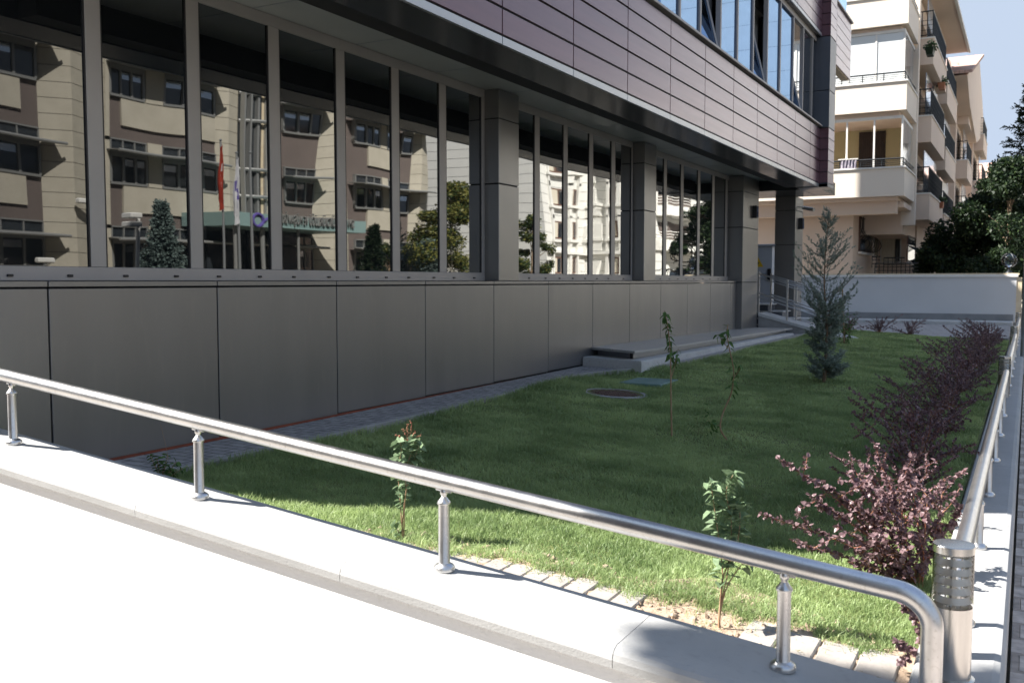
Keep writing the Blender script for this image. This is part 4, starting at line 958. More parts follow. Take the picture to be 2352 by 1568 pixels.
# lower wall to the left of the recess, sunlit
# upper corner balconies
for k, zt in enumerate(zP[:3]):
    t_ = mb('apt_pale' if k else 'apt'); x0 = bx1-16
    t_.use('apt_pale'); t_.box(x0, XR, AY, AY+.14, zt-PH, zt-.06); t_.box(XR-.14, XR, AY+.141, BY-.001, zt-PH, zt-.06); t_.box(x0, XR-.141, AY+.141, BY-.001, zt-PH+.02, zt-PH+.16)
    t_.use('whitetrim'); t_.box(x0, XR+.05, AY-.05, AY+.19, zt-.059, zt, .008); t_.box(XR-.19, XR+.05, AY+.191, BY-.002, zt-.059, zt, .008)
    t_.use('apt'); t_.box(x0, XR-.25, AY+.25, BY-.001, zt-PH-.14, zt-PH-.001); bal = t_.build('balcony', apt)
    # railing
    rb = mb('iron', True); 
    for h in (.30, .22, .14, .07)[0:1]: pass
    rb.tube([(x0,AY+.07,zt+.30),(XR-.06,AY+.07,zt+.30),(XR-.06,BY,zt+.30)], .03, 6)
    for h in (.08,.15,.22): rb.tube([(x0,AY+.07,zt+h),(XR-.06,AY+.07,zt+h)], .010, 4); rb.tube([(XR-.06,AY+.07,zt+h),(XR-.06,BY,zt+h)], .010, 4)
    xx = XR-.06
    while xx > x0+.1: rb.tube([(xx,AY+.07,zt-.02),(xx,AY+.07,zt+.3)], .018, 4); xx -= .75
    rb.tube([(XR-.06,AY+.9,zt-.02),(XR-.06,AY+.9,zt+.3)], .018, 4)
    rb.build('railing', bal)
    # glazing frames between parapets
    top = zt+STO-PH-.14
    gl = mb('whitetrim'); gx = XR-.12; gl.box(x0, gx, AY+.20, AY+.26, top-.13, top-.02); gl.box(gx-.05, gx, AY+.2605, BY, top-.13, top-.02)
    for q in range(9):
        X = gx-.02-q*.98; gl.box(X-.03, X+.03, AY+.20, AY+.255, zt+.001, top-.131)
    gl.build('glazing_frame', bal)
    gp_ = mb('paneglass')
    if k == 1:
        gp_.use('frosted')
        for q in range(9): gp_.box(gx-.05-(q+1)*.98+.035, gx-.05-q*.98-.035+.03, AY+.22, AY+.235, zt+.01, top-.14)
    gp_.use('paneglass')
    for q in range(6): gp_.box(gx-.03, gx-.015, AY+.30+q*.5, AY+.30+q*.5+.46, zt+.01, top-.14)
    gp_.build('balcony_glass', bal)
# inner wall and shutter of the lower balcony
b = mb('apt_in'); zt = zP[0]; top = zt+STO-PH-.14; b.box(bx1-16, XR-.16, BY-.10, BY-.002, zt-PH+.16, top); b.build('inner_wall', apt)
b = mb('shutter'); x0_, x1_ = onY(1973,340,BY-.12)[0], onY(2034,340,BY-.12)[0]
b.box(x0_, x1_, BY-.16, BY-.101, zt-PH+.2, onY(2000,303,BY-.12)[2])
for q in range(11): b.box(x0_+.08+q*(x1_-x0_-.16)/11, x0_+.06+(q+1)*(x1_-x0_-.16)/11, BY-.175, BY-.161, zt-PH+.25, onY(2000,303,BY-.12)[2]-.1)
b.build('balcony_door', apt)
# laundry on the lower balcony is a thing of its own
pl_ = onY(1932, 372, AY+.12); t = thing('drying_laundry', pl_, 'dark patterned laundry drying over the lower corner balcony railing', 'laundry')
b = mb('laundry'); ww = onY(1968,372,AY+.12)[0]-pl_[0]
vs = []; 
for j in range(5):
    for i in range(17): vs.append((pl_[0]+ww*i/16, AY+.035+.02*math.sin(i*1.9+j*.4), zP[0]+.335-.32*j/4))
b.add(vs, [(j*17+i, j*17+i+1, (j+1)*17+i+1, (j+1)*17+i) for j in range(4) for i in range(16)]); o = b.build('cloth', t)
b = mb('whitetrim'); b.box(pl_[0]-.1, pl_[0]+ww+.05, AY+.02, AY+.2, zP[0]+.345, zP[0]+.38); b.build('drying_rack', t)
# ground level recess at the right: barred window, lower windows
sh = mb('apt_pale'); xw0 = ax(1958); zc1 = zP[0]-PH-.14
wlw = onY(1742, 500, BY)[0]
# left sunlit ledge/wall bands seen between the pillars
b = mb('whitetrim'); b.box(bx1-16, ax(1850), BY-.35, BY-.002, az(545,BY), az(530,BY)); b.box(bx1-16, ax(1898), BY-.5, BY-.002, az(502), az(470)); b.build('string_course', apt)
# barred window between pillars
xg0, xg1 = onY(1722,500,BY)[0], onY(1779,500,BY)[0]; zg0, zg1 = az(553,BY,1760), az(470,BY,1760)
b = mb('brownwood'); b.box(xg0, xg1, BY-.06, BY-.001, zg0, zg1); b.use('curtain'); b.box(xg0+.1, xg1-.30, BY-.07, BY-.061, zg0+.06, zg1-.08); w_ = b.build('window', apt)
b = mb('iron', True); xx = xg0
while xx < xg1-.28: b.tube([(xx,BY-.12,zg0),(xx+.02,BY-.16,(zg0*2+zg1)/3-.1),(xx+.04,BY-.13,(zg0+zg1)/2),(xx+.02,BY-.12,zg1)], .013, 5); xx += .2
for zz in (zg0+.25, (zg0+zg1)/2+.1, zg1-.1): b.tube([(xg0,BY-.13,zz),(xg1-.2,BY-.13,zz)], .012, 4)
b.build('window_grille', w_)
# recess at the ground floor right corner: dark void with inner features
zt0 = az(583, AY, 2030); 
xA, xB = ax(1963), ax(2180)
b = mb('apt'); 
b.build
# lower right volumes stepping back along the street
SX = onX   # shorthand
def street(px, X): return onX(px, 500, X)[1]
def blk(m_, X0, X1, Y0, Y1, Z0, Z1, bev=0): return mb(m_).box(X0, X1, Y0, Y1, Z0, Z1, bev)
# side bays: (x face, y0, y1) with parapets, railings and glass per storey
zb = [z - .0 for z in zP]
bays = [(XR+.48, 42.5, 49.4), (XR+.48, 50.1, 57.0), (XR+.85, 61, 66), (XR+1.2, 72, 78)]
for bi, (X1, y0, y1) in enumerate(bays):
    body = mb('apt'); body.box(XR-6, X1-.9 if bi < 2 else X1-.6, y0-.8, y1+1.4, 1.9 if bi < 2 else -1.5, 12.4 if bi < 3 else 11.0); body.build('wall', apt)
    for k in range(3):
        off_z = (-.64, -1.0, -.4, -.6)[bi]; zt = zP[k]+off_z
        q = mb('apt'); q.box(X1-.9, X1, y0, y1, zt-PH, zt-.05); q.use('whitetrim'); q.box(X1-.95, X1+.04, y0-.04, y1+.04, zt-.049, zt); bal = q.build('balcony', apt)
        q = mb('iron', True); q.tube([(X1-.9,y0+.05,zt+1.05),(X1-.05,y0+.05,zt+1.05),(X1-.05,y1-.05,zt+1.05)], .028, 6); q.tube([(X1-.9,y0+.05,zt+.1),(X1-.05,y0+.05,zt+.1),(X1-.05,y1-.05,zt+.1)], .018, 4)
        yy = y0+.05
        while yy < y1: q.tube([(X1-.05,yy,zt),(X1-.05,yy,zt+1.05)], .014, 4); yy += .16
        for xx_ in (X1-.25,X1-.45,X1-.65): q.tube([(xx_,y0+.05,zt),(xx_,y0+.05,zt+1.05)], .014, 4)
        for hh in (.3,.5,.68): q.tube([(X1-.05,y0+.05,zt+hh),(X1-.05,y1-.05,zt+hh)], .010, 4); q.tube([(X1-.9,y0+.05,zt+hh),(X1-.05,y0+.05,zt+hh)], .010, 4)
        q.build('railing', bal)
        q = mb('paneglass'); q.box(X1-.28, X1-.25, y0+.25, y1-.9, zt+.01, zt+STO-PH-.3); q.use('darkglass'); q.box(X1-.90+.001, X1-.86, y0+.3, y1-.3, zt, zt+STO-PH-.4); q.build('balcony_glass', bal)
# windows on the street face
for (Y0, X_) in ((58.2, XR+.25-.36), (68.2, XR+.25)):
    for k in range(4):
        q = mb('whitetrim'); z_ = zP[0]-STO+STO*k+.1; q.box(X_, X_+.08, Y0, Y0+1.2, z_, z_+1.5); q.use('bluegrey'); q.box(X_+.081, X_+.09, Y0+.1, Y0+1.1, z_+.1, z_+1.4); q.build('window', apt)
# vertical pier between corner balconies and bays
b = mb('apt_pale'); b.box(XR-.5, XR+.02, BY+.05, BY+.5, zP[0]-PH-.9, 12.6); b.build('pier', apt)
# roof eaves and gable stepping away
b = mb('apt'); b.box(XR-6, XR+.85, BY-.5, onX(2222,165,XR+.85)[1], 12.5, 12.75); XG = XR+1.0
gp = [onX(x,y,XG) for x,y in ((2222,172),(2250,135),(2261,307),(2243,328),(2228,243))]
n = len(gp); b.add([tuple(p) for p in gp]+[(p[0]-5,p[1],p[2]) for p in gp], [tuple(range(n)), tuple(range(2*n-1,n-1,-1))]+[(i,n+i,n+(i+1)%n,(i+1)%n) for i in range(n)]); b.build('gable', apt)
b = mb('rooftile'); a_, c_ = gp[0], gp[1]; b.add([(XG+.25,a_[1]-.3,a_[2]+.05),(XG+.25,c_[1],c_[2]+.1),(XG-5.2,c_[1],c_[2]+.1),(XG-5.2,a_[1]-.3,a_[2]+.05),(XG+.25,a_[1]-.3,a_[2]+.2),(XG+.25,c_[1],c_[2]+.25),(XG-5.2,c_[1],c_[2]+.25),(XG-5.2,a_[1]-.3,a_[2]+.2)], [(0,1,2,3),(4,7,6,5),(0,3,7,4),(0,4,5,1),(1,5,6,2),(2,6,7,3)]); b.build('roof', apt)
b = mb('whitetrim'); b.box(XR+.86, XR+.98, BY-.55, onX(2222,165,XR+.85)[1], 12.45, 12.6); b.build('gutter', apt)
# ground-floor recess parts under the first balcony

def barred(X, Y0, Y1, z0, z1):     # window with a bellied iron grille on a wall facing the street
    q = mb('brownwood'); q.box(X+.001, X+.05, Y0, Y1, z0, z1); q.use('darkglass'); q.box(X+.051, X+.06, Y0+.07, Y1-.07, z0+.07, z1-.07); q.use('whitetrim'); q.box(X+.001, X+.12, Y0-.05, Y1+.05, z0-.09, z0-.001); w_ = q.build('window', apt)
    q = mb('iron', True)
    for i in range(6):
        Y = Y0+(Y1-Y0)*i/5; q.tube(spline([(X+.08,Y,z1),(X+.1,Y,z1-(z1-z0)*.4),(X+.42,Y,z0+.42),(X+.36,Y,z0+.15),(X+.08,Y,z0+.02)],4), .016, 4)
    for z_, xo in ((z1-.05,.09),(z0+(z1-z0)*.6,.12),(z0+.4,.42),(z0+.05,.12)): q.tube([(X+xo,Y0,z_),(X+xo,Y1,z_)], .014, 4)
    q.build('window_grille', w_)
wA, wB = onX(1973,500,Xs)[1], onX(2001,500,Xs)[1]; barred(Xs, wA, wB, onX(1973,578,Xs)[2], onX(1973,497,Xs)[2])
X2 = XR-.35; wC, wD = onX(2084,500,X2)[1], onX(2100,500,X2)[1]; barred(X2, wC, wD, onX(2084,602,X2)[2], onX(2084,541,X2)[2])
for (pa, pb_, ya, yb_, mm) in ((2026,2056,536,602,'curtain'),(2058,2068,538,602,'darkglass')):
    YY = YBk-.001; X0, X1 = onY(pa,540,YY)[0], onY(pb_,540,YY)[0]; z0, z1 = onY(pa,yb_,YY)[2], onY(pa,ya,YY)[2]
    q = mb('whitetrim'); q.box(X0-.06, X1+.06, YY-.04, YY, z0-.06, z1+.06); q.use(mm); q.box(X0, X1, YY-.05, YY-.041, z0, z1); q.build('window', apt)
wE, wF = onX(2006,500,Xs)[1], onX(2017,500,Xs)[1]; q = mb('whitetrim'); q.box(Xs+.001, Xs+.05, wE, wF, onX(2006,590,Xs)[2], onX(2006,515,Xs)[2]); q.use('darkglass'); q.box(Xs+.051, Xs+.06, wE+.15, wF-.15, onX(2006,587,Xs)[2], onX(2006,519,Xs)[2]); q.build('window', apt)
YT = G+1.3
for (p0x, p1x, pyt) in ((2003,2022,589),(2030,2078,592),(2010,2110,605)):
    x0_, x1_ = onY(p0x,600,YT)[0], onY(p1x,600,YT)[0]; z_ = onY(2050,pyt,YT)[2]; q = mb('iron', True)
    for hh in (0,.14,.28): q.tube([(x0_,YT,z_-hh),(x1_,YT,z_-hh)], .028 if hh == 0 else .014, 5)
    xx = x0_
    while xx < x1_: q.tube([(xx,YT,z_-.45),(xx,YT,z_)], .014, 4); xx += .16
    q.build('terrace_railing', apt); YT -= .3
# flower pots on the railing
pt = onX(2162, 470, bays[0][0]-.05)
for i, (px, py, mm, lab) in enumerate([(2160,478,'terracotta','terracotta pot with small plant on the lowest street-side balcony rail'),(2137,128,'leafdark','green pot with a plant hanging on the top street-side balcony rail'),(2164,206,'terracotta','small reddish flower pot on the top street-side balcony rail')]):
    p = onX(px, py, bays[0][0]+.02); t = thing('flower_pot', p, lab, 'flower pot', 'flower pots on the balcony rails')
    b = mb(mm); b.add([(p[0]-.13,p[1]-.3,p[2]),(p[0]+.1,p[1]-.3,p[2]),(p[0]+.1,p[1]+.3,p[2]),(p[0]-.13,p[1]+.3,p[2]),(p[0]-.17,p[1]-.36,p[2]+.26),(p[0]+.14,p[1]-.36,p[2]+.26),(p[0]+.14,p[1]+.36,p[2]+.26),(p[0]-.17,p[1]+.36,p[2]+.26)],[(0,3,2,1),(4,5,6,7),(0,1,5,4),(1,2,6,5),(2,3,7,6),(3,0,4,7)]); b.build('pot', t)
    cloud_obj('foliage', leaf_cloud(160, [(p[0],p[1],p[2]+.36)], [.28], .12, 300+i), 'leafdark2', 'leafgrey', t, 1)
# distant house
p = onY(2275, 400, 95); t = thing('distant_house', (p[0], 95, -1.5), 'distant white house with reddish tiled roof seen above the trees', 'house')
x0_, x1_ = onY(2236,450,95)[0], onY(2330,450,95)[0]; b = mb('ivory'); b.box(x0_-2, x1_+3, 95, 103, -1.5, onY(2275,412,95)[2]); b.build('wall', t)
zr_ = onY(2275,412,95)[2]; b = mb('rooftile'); b.add([(x0_-2.5,94.4,zr_),(x1_+3.5,94.4,zr_),(x1_+2,99,zr_+1.9),(x0_,99,zr_+1.9),(x0_-2.5,103.6,zr_),(x1_+3.5,103.6,zr_)], [(0,1,2,3),(3,2,5,4),(0,3,4),(1,5,2)]); b.build('roof', t)
for (pa, pb_, ya, yb_, mm) in ((2256,2282,425,445,'brownwood'),(2286,2300,418,440,'darkglass'),(2256,2300,470,480,'terracotta')):
    X0, X1 = onY(pa,440,94.9)[0], onY(pb_,440,94.9)[0]; b = mb(mm); b.box(X0, X1, 94.9, 94.99, onY(pa,yb_,94.9)[2], onY(pa,ya,94.9)[2]); b.build('window', t)

# ================================================================== ACROSS THE STREET (seen reflected in the ground-floor glass)
RX = 21.6
def my(px): return mirX(px, 500, RX)[1]
Yb = [my(x) for x in (-120, 91, 145, 258, 348, 358, 386, 495, 552, 603, 640, 648, 731, 753, 772, 802, 905, 921, 949, 978)]
bb = thing('beige_office', (RX+5, 36, -1.9), 'beige and brown four-storey office with curved metal window awnings across the street', 'building')
SILL = [.52, 4.12, 7.72]; TOPZ = 11.3
def stone(b, x0, x1, y0, y1, z0=-1.9, z1=TOPZ, course=.72):
    z = z0
    while z < z1-.01:
        zz = min(z+course, z1); b.use('beige'); b.box(x0, x1, y0, y1, z+.018, zz-.018); z = zz
    b.use('brownpl'); b.box(x0+.02, x1-.0, y0+.02, y1-.02, z0, z1)
b = MB(); b.use('brownpl'); b.box(RX+.05, RX+14, Yb[0], Yb[-1], -1.9, TOPZ)
b.build('wall', bb)
b = MB()
# tower one: angled prism built from two faces
def tower(ya, ym, yb_, xf, xs=None):
    z = -1.9
    while z < TOPZ:
        zz = min(z+.60, TOPZ); b.use('beige'); b.prism([(RX+.04,ya),(xf,ym),(RX-.05,yb_),(RX+.6,yb_),(RX+.6,ya)][::-1] if xs is None else xs, z+.011, zz-.011); z = zz
    b.use('brownpl'); b.prism([(RX+.08,ya+.02),(xf+.03,ym),(RX+.0,yb_-.02),(RX+.6,yb_-.02),(RX+.6,ya+.02)][::-1], -1.9, TOPZ)
tower(Yb[1], Yb[2], Yb[3]-.15, RX-.75)
tower(Yb[7], my(520), Yb[8], RX-.35); tower(Yb[12], Yb[13], my(790), RX-.8); tower(Yb[18], my(960), Yb[19], RX-.35)
b.build('stone_tower', bb)
def window_band(y0, y1, s, x=RX, n=3, brown_left=True, curved=0., lean=False):
    q = mb('darkglass'); q.box(x-.02, x+.045, y0, y1, s, s+1.12); q.box(x-.02, x+.045, y0, y1, s+1.36, s+1.80); q.use('greyframe')
    for (za, zb_) in ((s-.07,s+.03),(s+1.08,s+1.36),(s+1.76,s+1.82)): q.box(x-.10, x+.046, y0-.02, y1+.02, za, zb_)
    for i in range(n+1):
        yy = y0+(y1-y0)*i/n; q.box(x-.09, x+.046, yy-.06, yy+.06, s+.031, s+1.079); q.box(x-.08, x+.046, yy-.03, yy+.03, s+1.361, s+1.759)
    q.use('paneglass'); 
    for i in range(n):
        yy = y0+(y1-y0)*i/n
        if (i+int(y0*3)) % 3: q.box(x-.03, x-.021, yy+.1, yy+(y1-y0)/n-.1, s+.72, s+1.0)
    w = q.build('window', bb); return w
def awning(y0, y1, s, x=RX):
    q = mb('awning'); n = 8; vs = []
    for i in range(n+1):
        u = i/n; xo = x-.05-.95*u; zo = s+1.32-.10*u*u+.02
        vs += [(xo, y0, zo), (xo, y1, zo), (xo, y0, zo-.035), (xo, y1, zo-.035)]
    fs = []
    for i in range(n): a = i*4; fs += [(a,a+1,a+5,a+4),(a+2,a+6,a+7,a+3),(a,a+4,a+6,a+2),(a+1,a+3,a+7,a+5)]
    q.add(vs, fs); q.tube([(x-1.0,y0-.1,s+1.22),(x-1.0,y1+.1,s+1.22)], .06, 8); q.build('awning', bb)
def spandrel(y0, y1, s, yl):   # beige panel beginning at yl within brown
    q = mb('beige'); q.box(RX-.06, RX+.049, yl, y1, s-1.22, s-.075); q.build('beige_panel', bb)
def pier(y0, y1, s): q = mb('beige'); q.box(RX-.09, RX+.048, y0, y1, s-.07, s+1.85); q.build('pier', bb)
for s in SILL:
    window_band(Yb[0]+.5, Yb[1]-.1, s); awning(Yb[0]+.5, Yb[1]+.45, s); 
    q = mb('beige'); q.box(RX-.06, RX+.049, Yb[0]+.5, my(45), s-1.22, s-.075); q.build('beige_panel', bb)
    window_band(my(263), my(348), s); pier(my(352), my(386), s); window_band(my(388), my(493), s); awning(my(252), my(500), s); spandrel(0, my(495), s, my(292))
    q = mb('beige'); q.box(RX-.09, RX+.048, my(249), my(260), s-1.9, s+1.85); q.build('pier', bb)
    window_band(my(806), my(858), s); pier(my(861), my(877), s); window_band(my(879), my(905), s, n=2); window_band(my(921), my(945), s, n=1); awning(my(795), my(978), s); spandrel(0, my(918), s, my(828))
    window_band(my(655), my(729), s); awning(my(645), my(735), s)
# curved glazed recess
b = MB()
for k in range(9):
    a0, a1 = k/9, (k+1)/9; ya, yb_ = Yb[8]+(Yb[10]-Yb[8])*a0, Yb[8]+(Yb[10]-Yb[8])*a1; bow = .35*math.sin(math.pi*(a0+a1)/2)
    m_ = 'darkglass' if k < 4 else ('creamtrim' if k == 4 else 'beige'); b.use(m_); b.box(RX-.05-bow, RX+.5, ya, yb_-.0, -1.9, TOPZ)
b.use('awning')
for s in SILL:
    for h in (0, 1.3): b.tube([(RX-.12-.5*math.sin(math.pi*u/8), Yb[8]+(Yb[10]-Yb[8])*u/8, s+h) for u in range(9)], .09, 6)
for k in range(4): yy = Yb[8]+(Yb[9]-Yb[8])*(k+.2)/3.6; b.box(RX-.50, RX-.2, yy-.05, yy+.05, -1.9, TOPZ)
b.build('curved_bay', bb)
# entrance canopy with raised letters
cyy0, cyy1 = mirX(542,500,RX-3)[1], mirX(828,500,RX-3)[1]; cz1, cz0 = mirX(640,492,RX-3)[2], mirX(640,522,RX-3)[2]
b = mb('teal'); b.box(RX-3, RX-.06, cyy0, cyy1, cz0, cz1); b.use('darkglass'); b.box(RX-.5, RX-.13, cyy0+.4, cyy1-1.8, -1.9, cz0-.001)
for yy in (cyy0+.4, cyy0+2.2, cyy0+4.6): b.use('greyframe'); b.tube([(RX-2.6,yy,-1.9),(RX-2.6,yy,cz0)], .09, 8)
cpy = b.build('entrance_canopy', bb)
fc = bpy.data.curves.new('canopy_letters', 'FONT'); fc.body = 'SM MÜDÜRLÜĞÜ VE MÜŞAVİRLİĞİ'; fc.size = .5; fc.extrude = .05
tmp = bpy.data.objects.new('tmp', fc); scene.collection.objects.link(tmp); dg = bpy.context.evaluated_depsgraph_get(); me = bpy.data.meshes.new_from_object(tmp.evaluated_get(dg)); bpy.data.objects.remove(tmp)
me.materials.clear(); me.materials.append(M['greyframe']); lo = bpy.data.objects.new('lettering', me); scene.collection.objects.link(lo)
wid = max(v.co.x for v in me.vertices); ysc = (cyy1-cyy0)*.66/wid
me.transform(Matrix.Scale(1,4)); lo.parent = cpy; lo.rotation_euler = (R(90),0,R(-90)); lo.scale = (ysc,1.25,1); lo.location = (RX-3.06, cyy1-.9, cz0+.22)
q = mb('violet', True); q.tube([(RX-3.05,cyy0+1.5+.28*math.cos(a),(cz0+cz1)/2+.28*math.sin(a)) for a in [i*math.pi/8 for i in range(17)]], .06, 6); q.tube([(RX-3.05,cyy0+1.5,(cz0+cz1)/2-.3),(RX-3.05,cyy0+2.0,(cz0+cz1)/2+.1)], .05, 6); e_ = q.build('emblem', cpy)
# flagpoles
def flagpole(px, ytop, X, label, flag=None):
    tp_ = mirX(px, ytop, X); t = thing('flagpole', (X, tp_[1], -1.9), label, 'flagpole', 'flagpoles before the beige office')
    b = mb('pole', True); b.tube([(X,tp_[1],-1.9),(X,tp_[1],tp_[2])], [.075,.04], 10); b.lathe([(.02,0),(.07,.05),(.02,.1)], (X,tp_[1],tp_[2]), 10); b.build('pole', t)
    if flag:
        H_ = flag[1]; f = mb(flag[0], True); vs = []; nn = 16
        for j in range(nn+1):
            for i in range(9):
                u = i/8; w = .1+.62*math.sin(min(j/nn*1.5,1)*1.57)*(1 if j < nn-2 else .8); vs.append((X-.1-.08*math.sin(i*2.2+j*.3), tp_[1]-.04-u*w*.42, tp_[2]-.1-H_*j/nn-u*.35*(1-j/nn)-.1*u))
        fs = [(j*9+i, j*9+i+1, (j+1)*9+i+1, (j+1)*9+i) for j in range(nn) for i in range(8)]; f.add(vs, fs)
        if flag[0] == 'flagred': f.use('flagwhite'); 
        else: f.use('violet')
        mk = {'flagred': [(4,3),(5,3),(5,4),(6,4),(9,3),(9,4)], 'flagwhite': [(3,5),(4,5),(4,6),(5,5),(5,6),(6,6),(6,2),(7,2),(7,3),(8,2),(9,3),(9,2),(10,3),(10,4),(11,4)]}[flag[0]]
        for (j,i) in mk: f.quad(*[Vector(vs[q])-Vector((.012,0,0)) for q in (j*9+i, j*9+i+1, (j+1)*9+i+1, (j+1)*9+i)])
        f.build('flag', t)
flagpole(507, 322, 13.5, 'flagpole with a hanging red flag before the beige office', ('flagred', 2.3))
flagpole(549, 352, 13.5, 'flagpole with a hanging white and violet flag before the beige office', ('flagwhite', 2.4))
flagpole(583, 352, 13.5, 'bare flagpole without a flag before the beige office')
# security camera mast
tp_ = mirX(327, 492, 9.5); t = thing('camera_mast', (9.5, tp_[1], -1.9), 'white security camera mast across the street near the blue spruce', 'camera mast')
b = mb('whitetrim', True); b.tube([(9.5,tp_[1],-1.9),(9.5,tp_[1],tp_[2])], .055, 10); b.build('mast', t)
b = mb('whitetrim', True)
for dz in (-.05,-.28): b.box(9.2, 9.6, tp_[1]-.5, tp_[1]-.1, tp_[2]+dz-.07, tp_[2]+dz+.07, .02); b.tube([(9.5,tp_[1],tp_[2]+dz),(9.4,tp_[1]-.2,tp_[2]+dz)], .03, 6)
b.build('camera_head', t)
for (px, py, lab) in ((206,458,'white wall camera on the right face of the first stone tower'),(100,600,'white camera low on the left face of the first stone tower')):
    p = mirX(px, py, RX-1.1); t = thing('security_camera', p, lab, 'security camera'); b = mb('whitetrim'); b.box(p[0]-.15, p[0]+.15, p[1]-.55, p[1]+.3, p[2]-.10, p[2]+.10, .04); b.build('camera_body', t)
    b = mb('whitetrim', True); b.tube([(p[0],p[1]+.2,p[2]-.05),(p[0]+.5,p[1]+.3,p[2]-.2)], .04, 6); b.build('bracket', t)
# trees across the street
def mbase(px, X, z=-1.9): p = mirX(px, 600, X); return (X, p[1], z)
conifer(mbase(387,12), mirX(387,470,12)[2]+1.9, 1.25, 'blue-grey spruce beside the camera mast across the street', 201, 'leafspruce', .15, 260, .05, name='blue_spruce', w=.03)
conifer(mbase(845,17), mirX(845,520,17)[2]+1.9, 1.1, 'thin dark spruce before the beige office', 202, 'leafdark', .16, 120, .05, w=.02)
tree(mbase(875,17), mirX(870,565,17)[2]+1.9, 1.0, 'low round green bush beside the thin spruce across the street', 203, 'leafdark2', 'leafyellow', 6000, .13, z_low=.1)
tree(mbase(1035,18), mirX(1035,420,18)[2]+1.6, 2.2, 'tall white-stemmed birch with yellowing leaves across the street', 204, 'leafdark2', 'leafyellow', 15000, .17, 'birchbark', .15, .55, name='birch_tree', tr=.12)
tree(mbase(1000,19), mirX(1000,490,19)[2]+1.6, 1.7, 'smaller yellowing birch left of the tall birch across the street', 205, 'leafdark2', 'leafyellow', 10000, .16, 'birchbark', .12, .6, name='birch_tree', tr=.09)
conifer(mbase(985,18.5), mirX(985,560,18.5)[2]+1.9, 1.5, 'blue-green spreading cedar under the birches', 206, 'leafspruce', .22, 120, .1, w=.03)
tree(mbase(1215,16,-1.5), mirX(1215,500,16)[2]+1.6, 1.3, 'green street tree before the white block across the street', 207, 'leafdark2', 'leafyellow', 9000, .16, z_low=.15)
tree(mbase(1618,9,-1.2), mirX(1618,470,9)[2]+1.6, 2.3, 'large dark leafy tree across the street beyond the parked cars', 208, 'leafdark', 'leafdark2', 16000, .2, z_low=.12)
tree(mbase(1660,9,-1.2), mirX(1660,500,9)[2]+1.8, 2.2, 'second dark leafy tree farther down the street', 209, 'leafdark', 'leafdark2', 14000, .2, z_low=.12)
# white cladding block B (street face), A (face towards us), C (balconies)
def clad_faces(t, x0, y0, y1, z1, mname='ivory', step=.8, xdepth=12, z0=-1.5):
    b = MB(); z = z0
    while z < z1: b.use(mname); b.box(x0, x0+xdepth, y0, y1, z+.02, min(z+step, z1)-.02); z += step
    b.use('greyframe'); b.box(x0+.03, x0+xdepth-.03, y0+.03, y1-.03, z0, z1); b.build('wall', t)
X_B = 24.0; yB0, yB1 = mirX(1240,500,X_B)[1], mirX(1448,500,X_B)[1]+3
tB = thing('white_block', (X_B+5, (yB0+yB1)/2, -1.5), 'white stone-clad apartment block with tall window surrounds across the street', 'building'); clad_faces(tB, X_B, yB0, yB1, 16)
def trapwin(t, px0, px1, py0, py1, X, wood='brownwood', surround=True):
    a = mirX(px0, py1, X); c = mirX(px1, py0, X); y0, y1, z0, z1 = a[1], c[1], a[2], c[2]; 
    q = mb('ivory'); 
    if surround:
        for (ya, yb_) in ((y0-.35,y0-.05),(y1+.05,y1+.35)): q.box(X-.25, X-.001, ya, yb_, z0-1.2, z1+.5)
        q.box(X-.35, X-.001, y0-.5, y1+.5, z0-.30, z0-.08)
    q.use(wood); q.box(X-.05, X-.001, y0, y1, z0, z1); q.use('curtain'); q.box(X-.06, X-.051, y0+.15, (y0+y1)/2-.08, z0+.12, z1-.12); q.use('darkglass'); q.box(X-.06, X-.051, (y0+y1)/2+.08, y1-.15, z0+.12, z1-.12); q.build('window', t)
for (a, c) in ((1264,1290),(1311,1322)):
    for (ya, yb_) in ((433,467),(508,546),(590,628),(358,392)):
        trapwin(tB, a, c, ya, yb_, X_B)
b = mb('ivory'); b.box(X_B-.35, X_B-.001, yB0, yB1, mirX(1300,575,X_B)[2]-.25, mirX(1300,575,X_B)[2]); b.build('cornice', tB)
Y_A = 77.0; xA1 = mirY(1237,500,Y_A)[0]; xA0 = mirY(970,500,Y_A)[0]
tA = thing('pale_block', ((xA0+xA1)/2, Y_A, -1.5), 'pale cladded block with white window surrounds behind the birches', 'building')
b = MB(); z = -1.5
while z < 17: b.use('ivory'); b.box(xA1, xA0+6, Y_A, Y_A+10, z+.02, z+.88); z += .9
b.use('greyframe'); b.box(xA1+.03, xA0+6, Y_A+.03, Y_A+9, -1.5, 17); b.build('wall', tA)
for (a, c) in ((981,993),(1012,1028),(1070,1080)):
    for (ya, yb_) in ((372,409),(448,480),(300,335)):
        p0_, p1_ = mirY(c, yb_, Y_A), mirY(a, ya, Y_A); q = mb('ivory')
        for (xa_, xb_) in ((p0_[0]-.6,p0_[0]-.1),(p1_[0]+.1,p1_[0]+.6)): q.box(xa_, xb_, Y_A-.3, Y_A-.001, p0_[2]-1.6, p1_[2]+1)
        q.box(p0_[0]-.7, p1_[0]+.7, Y_A-.5, Y_A-.001, p0_[2]-.4, p0_[2]-.1); q.use('brownwood'); q.box(p0_[0], p1_[0], Y_A-.06, Y_A-.001, p0_[2], p1_[2]); q.use('paneglass'); q.box(p0_[0]+.2, p1_[0]-.2, Y_A-.07, Y_A-.061, p0_[2]+.2, p1_[2]-.2); q.build('window', tA)
b = mb('ivory'); z_ = mirY(1050,357,Y_A)[2]; b.box(xA1, xA0+6, Y_A-.4, Y_A-.001, z_-.3, z_); b.build('cornice', tA)
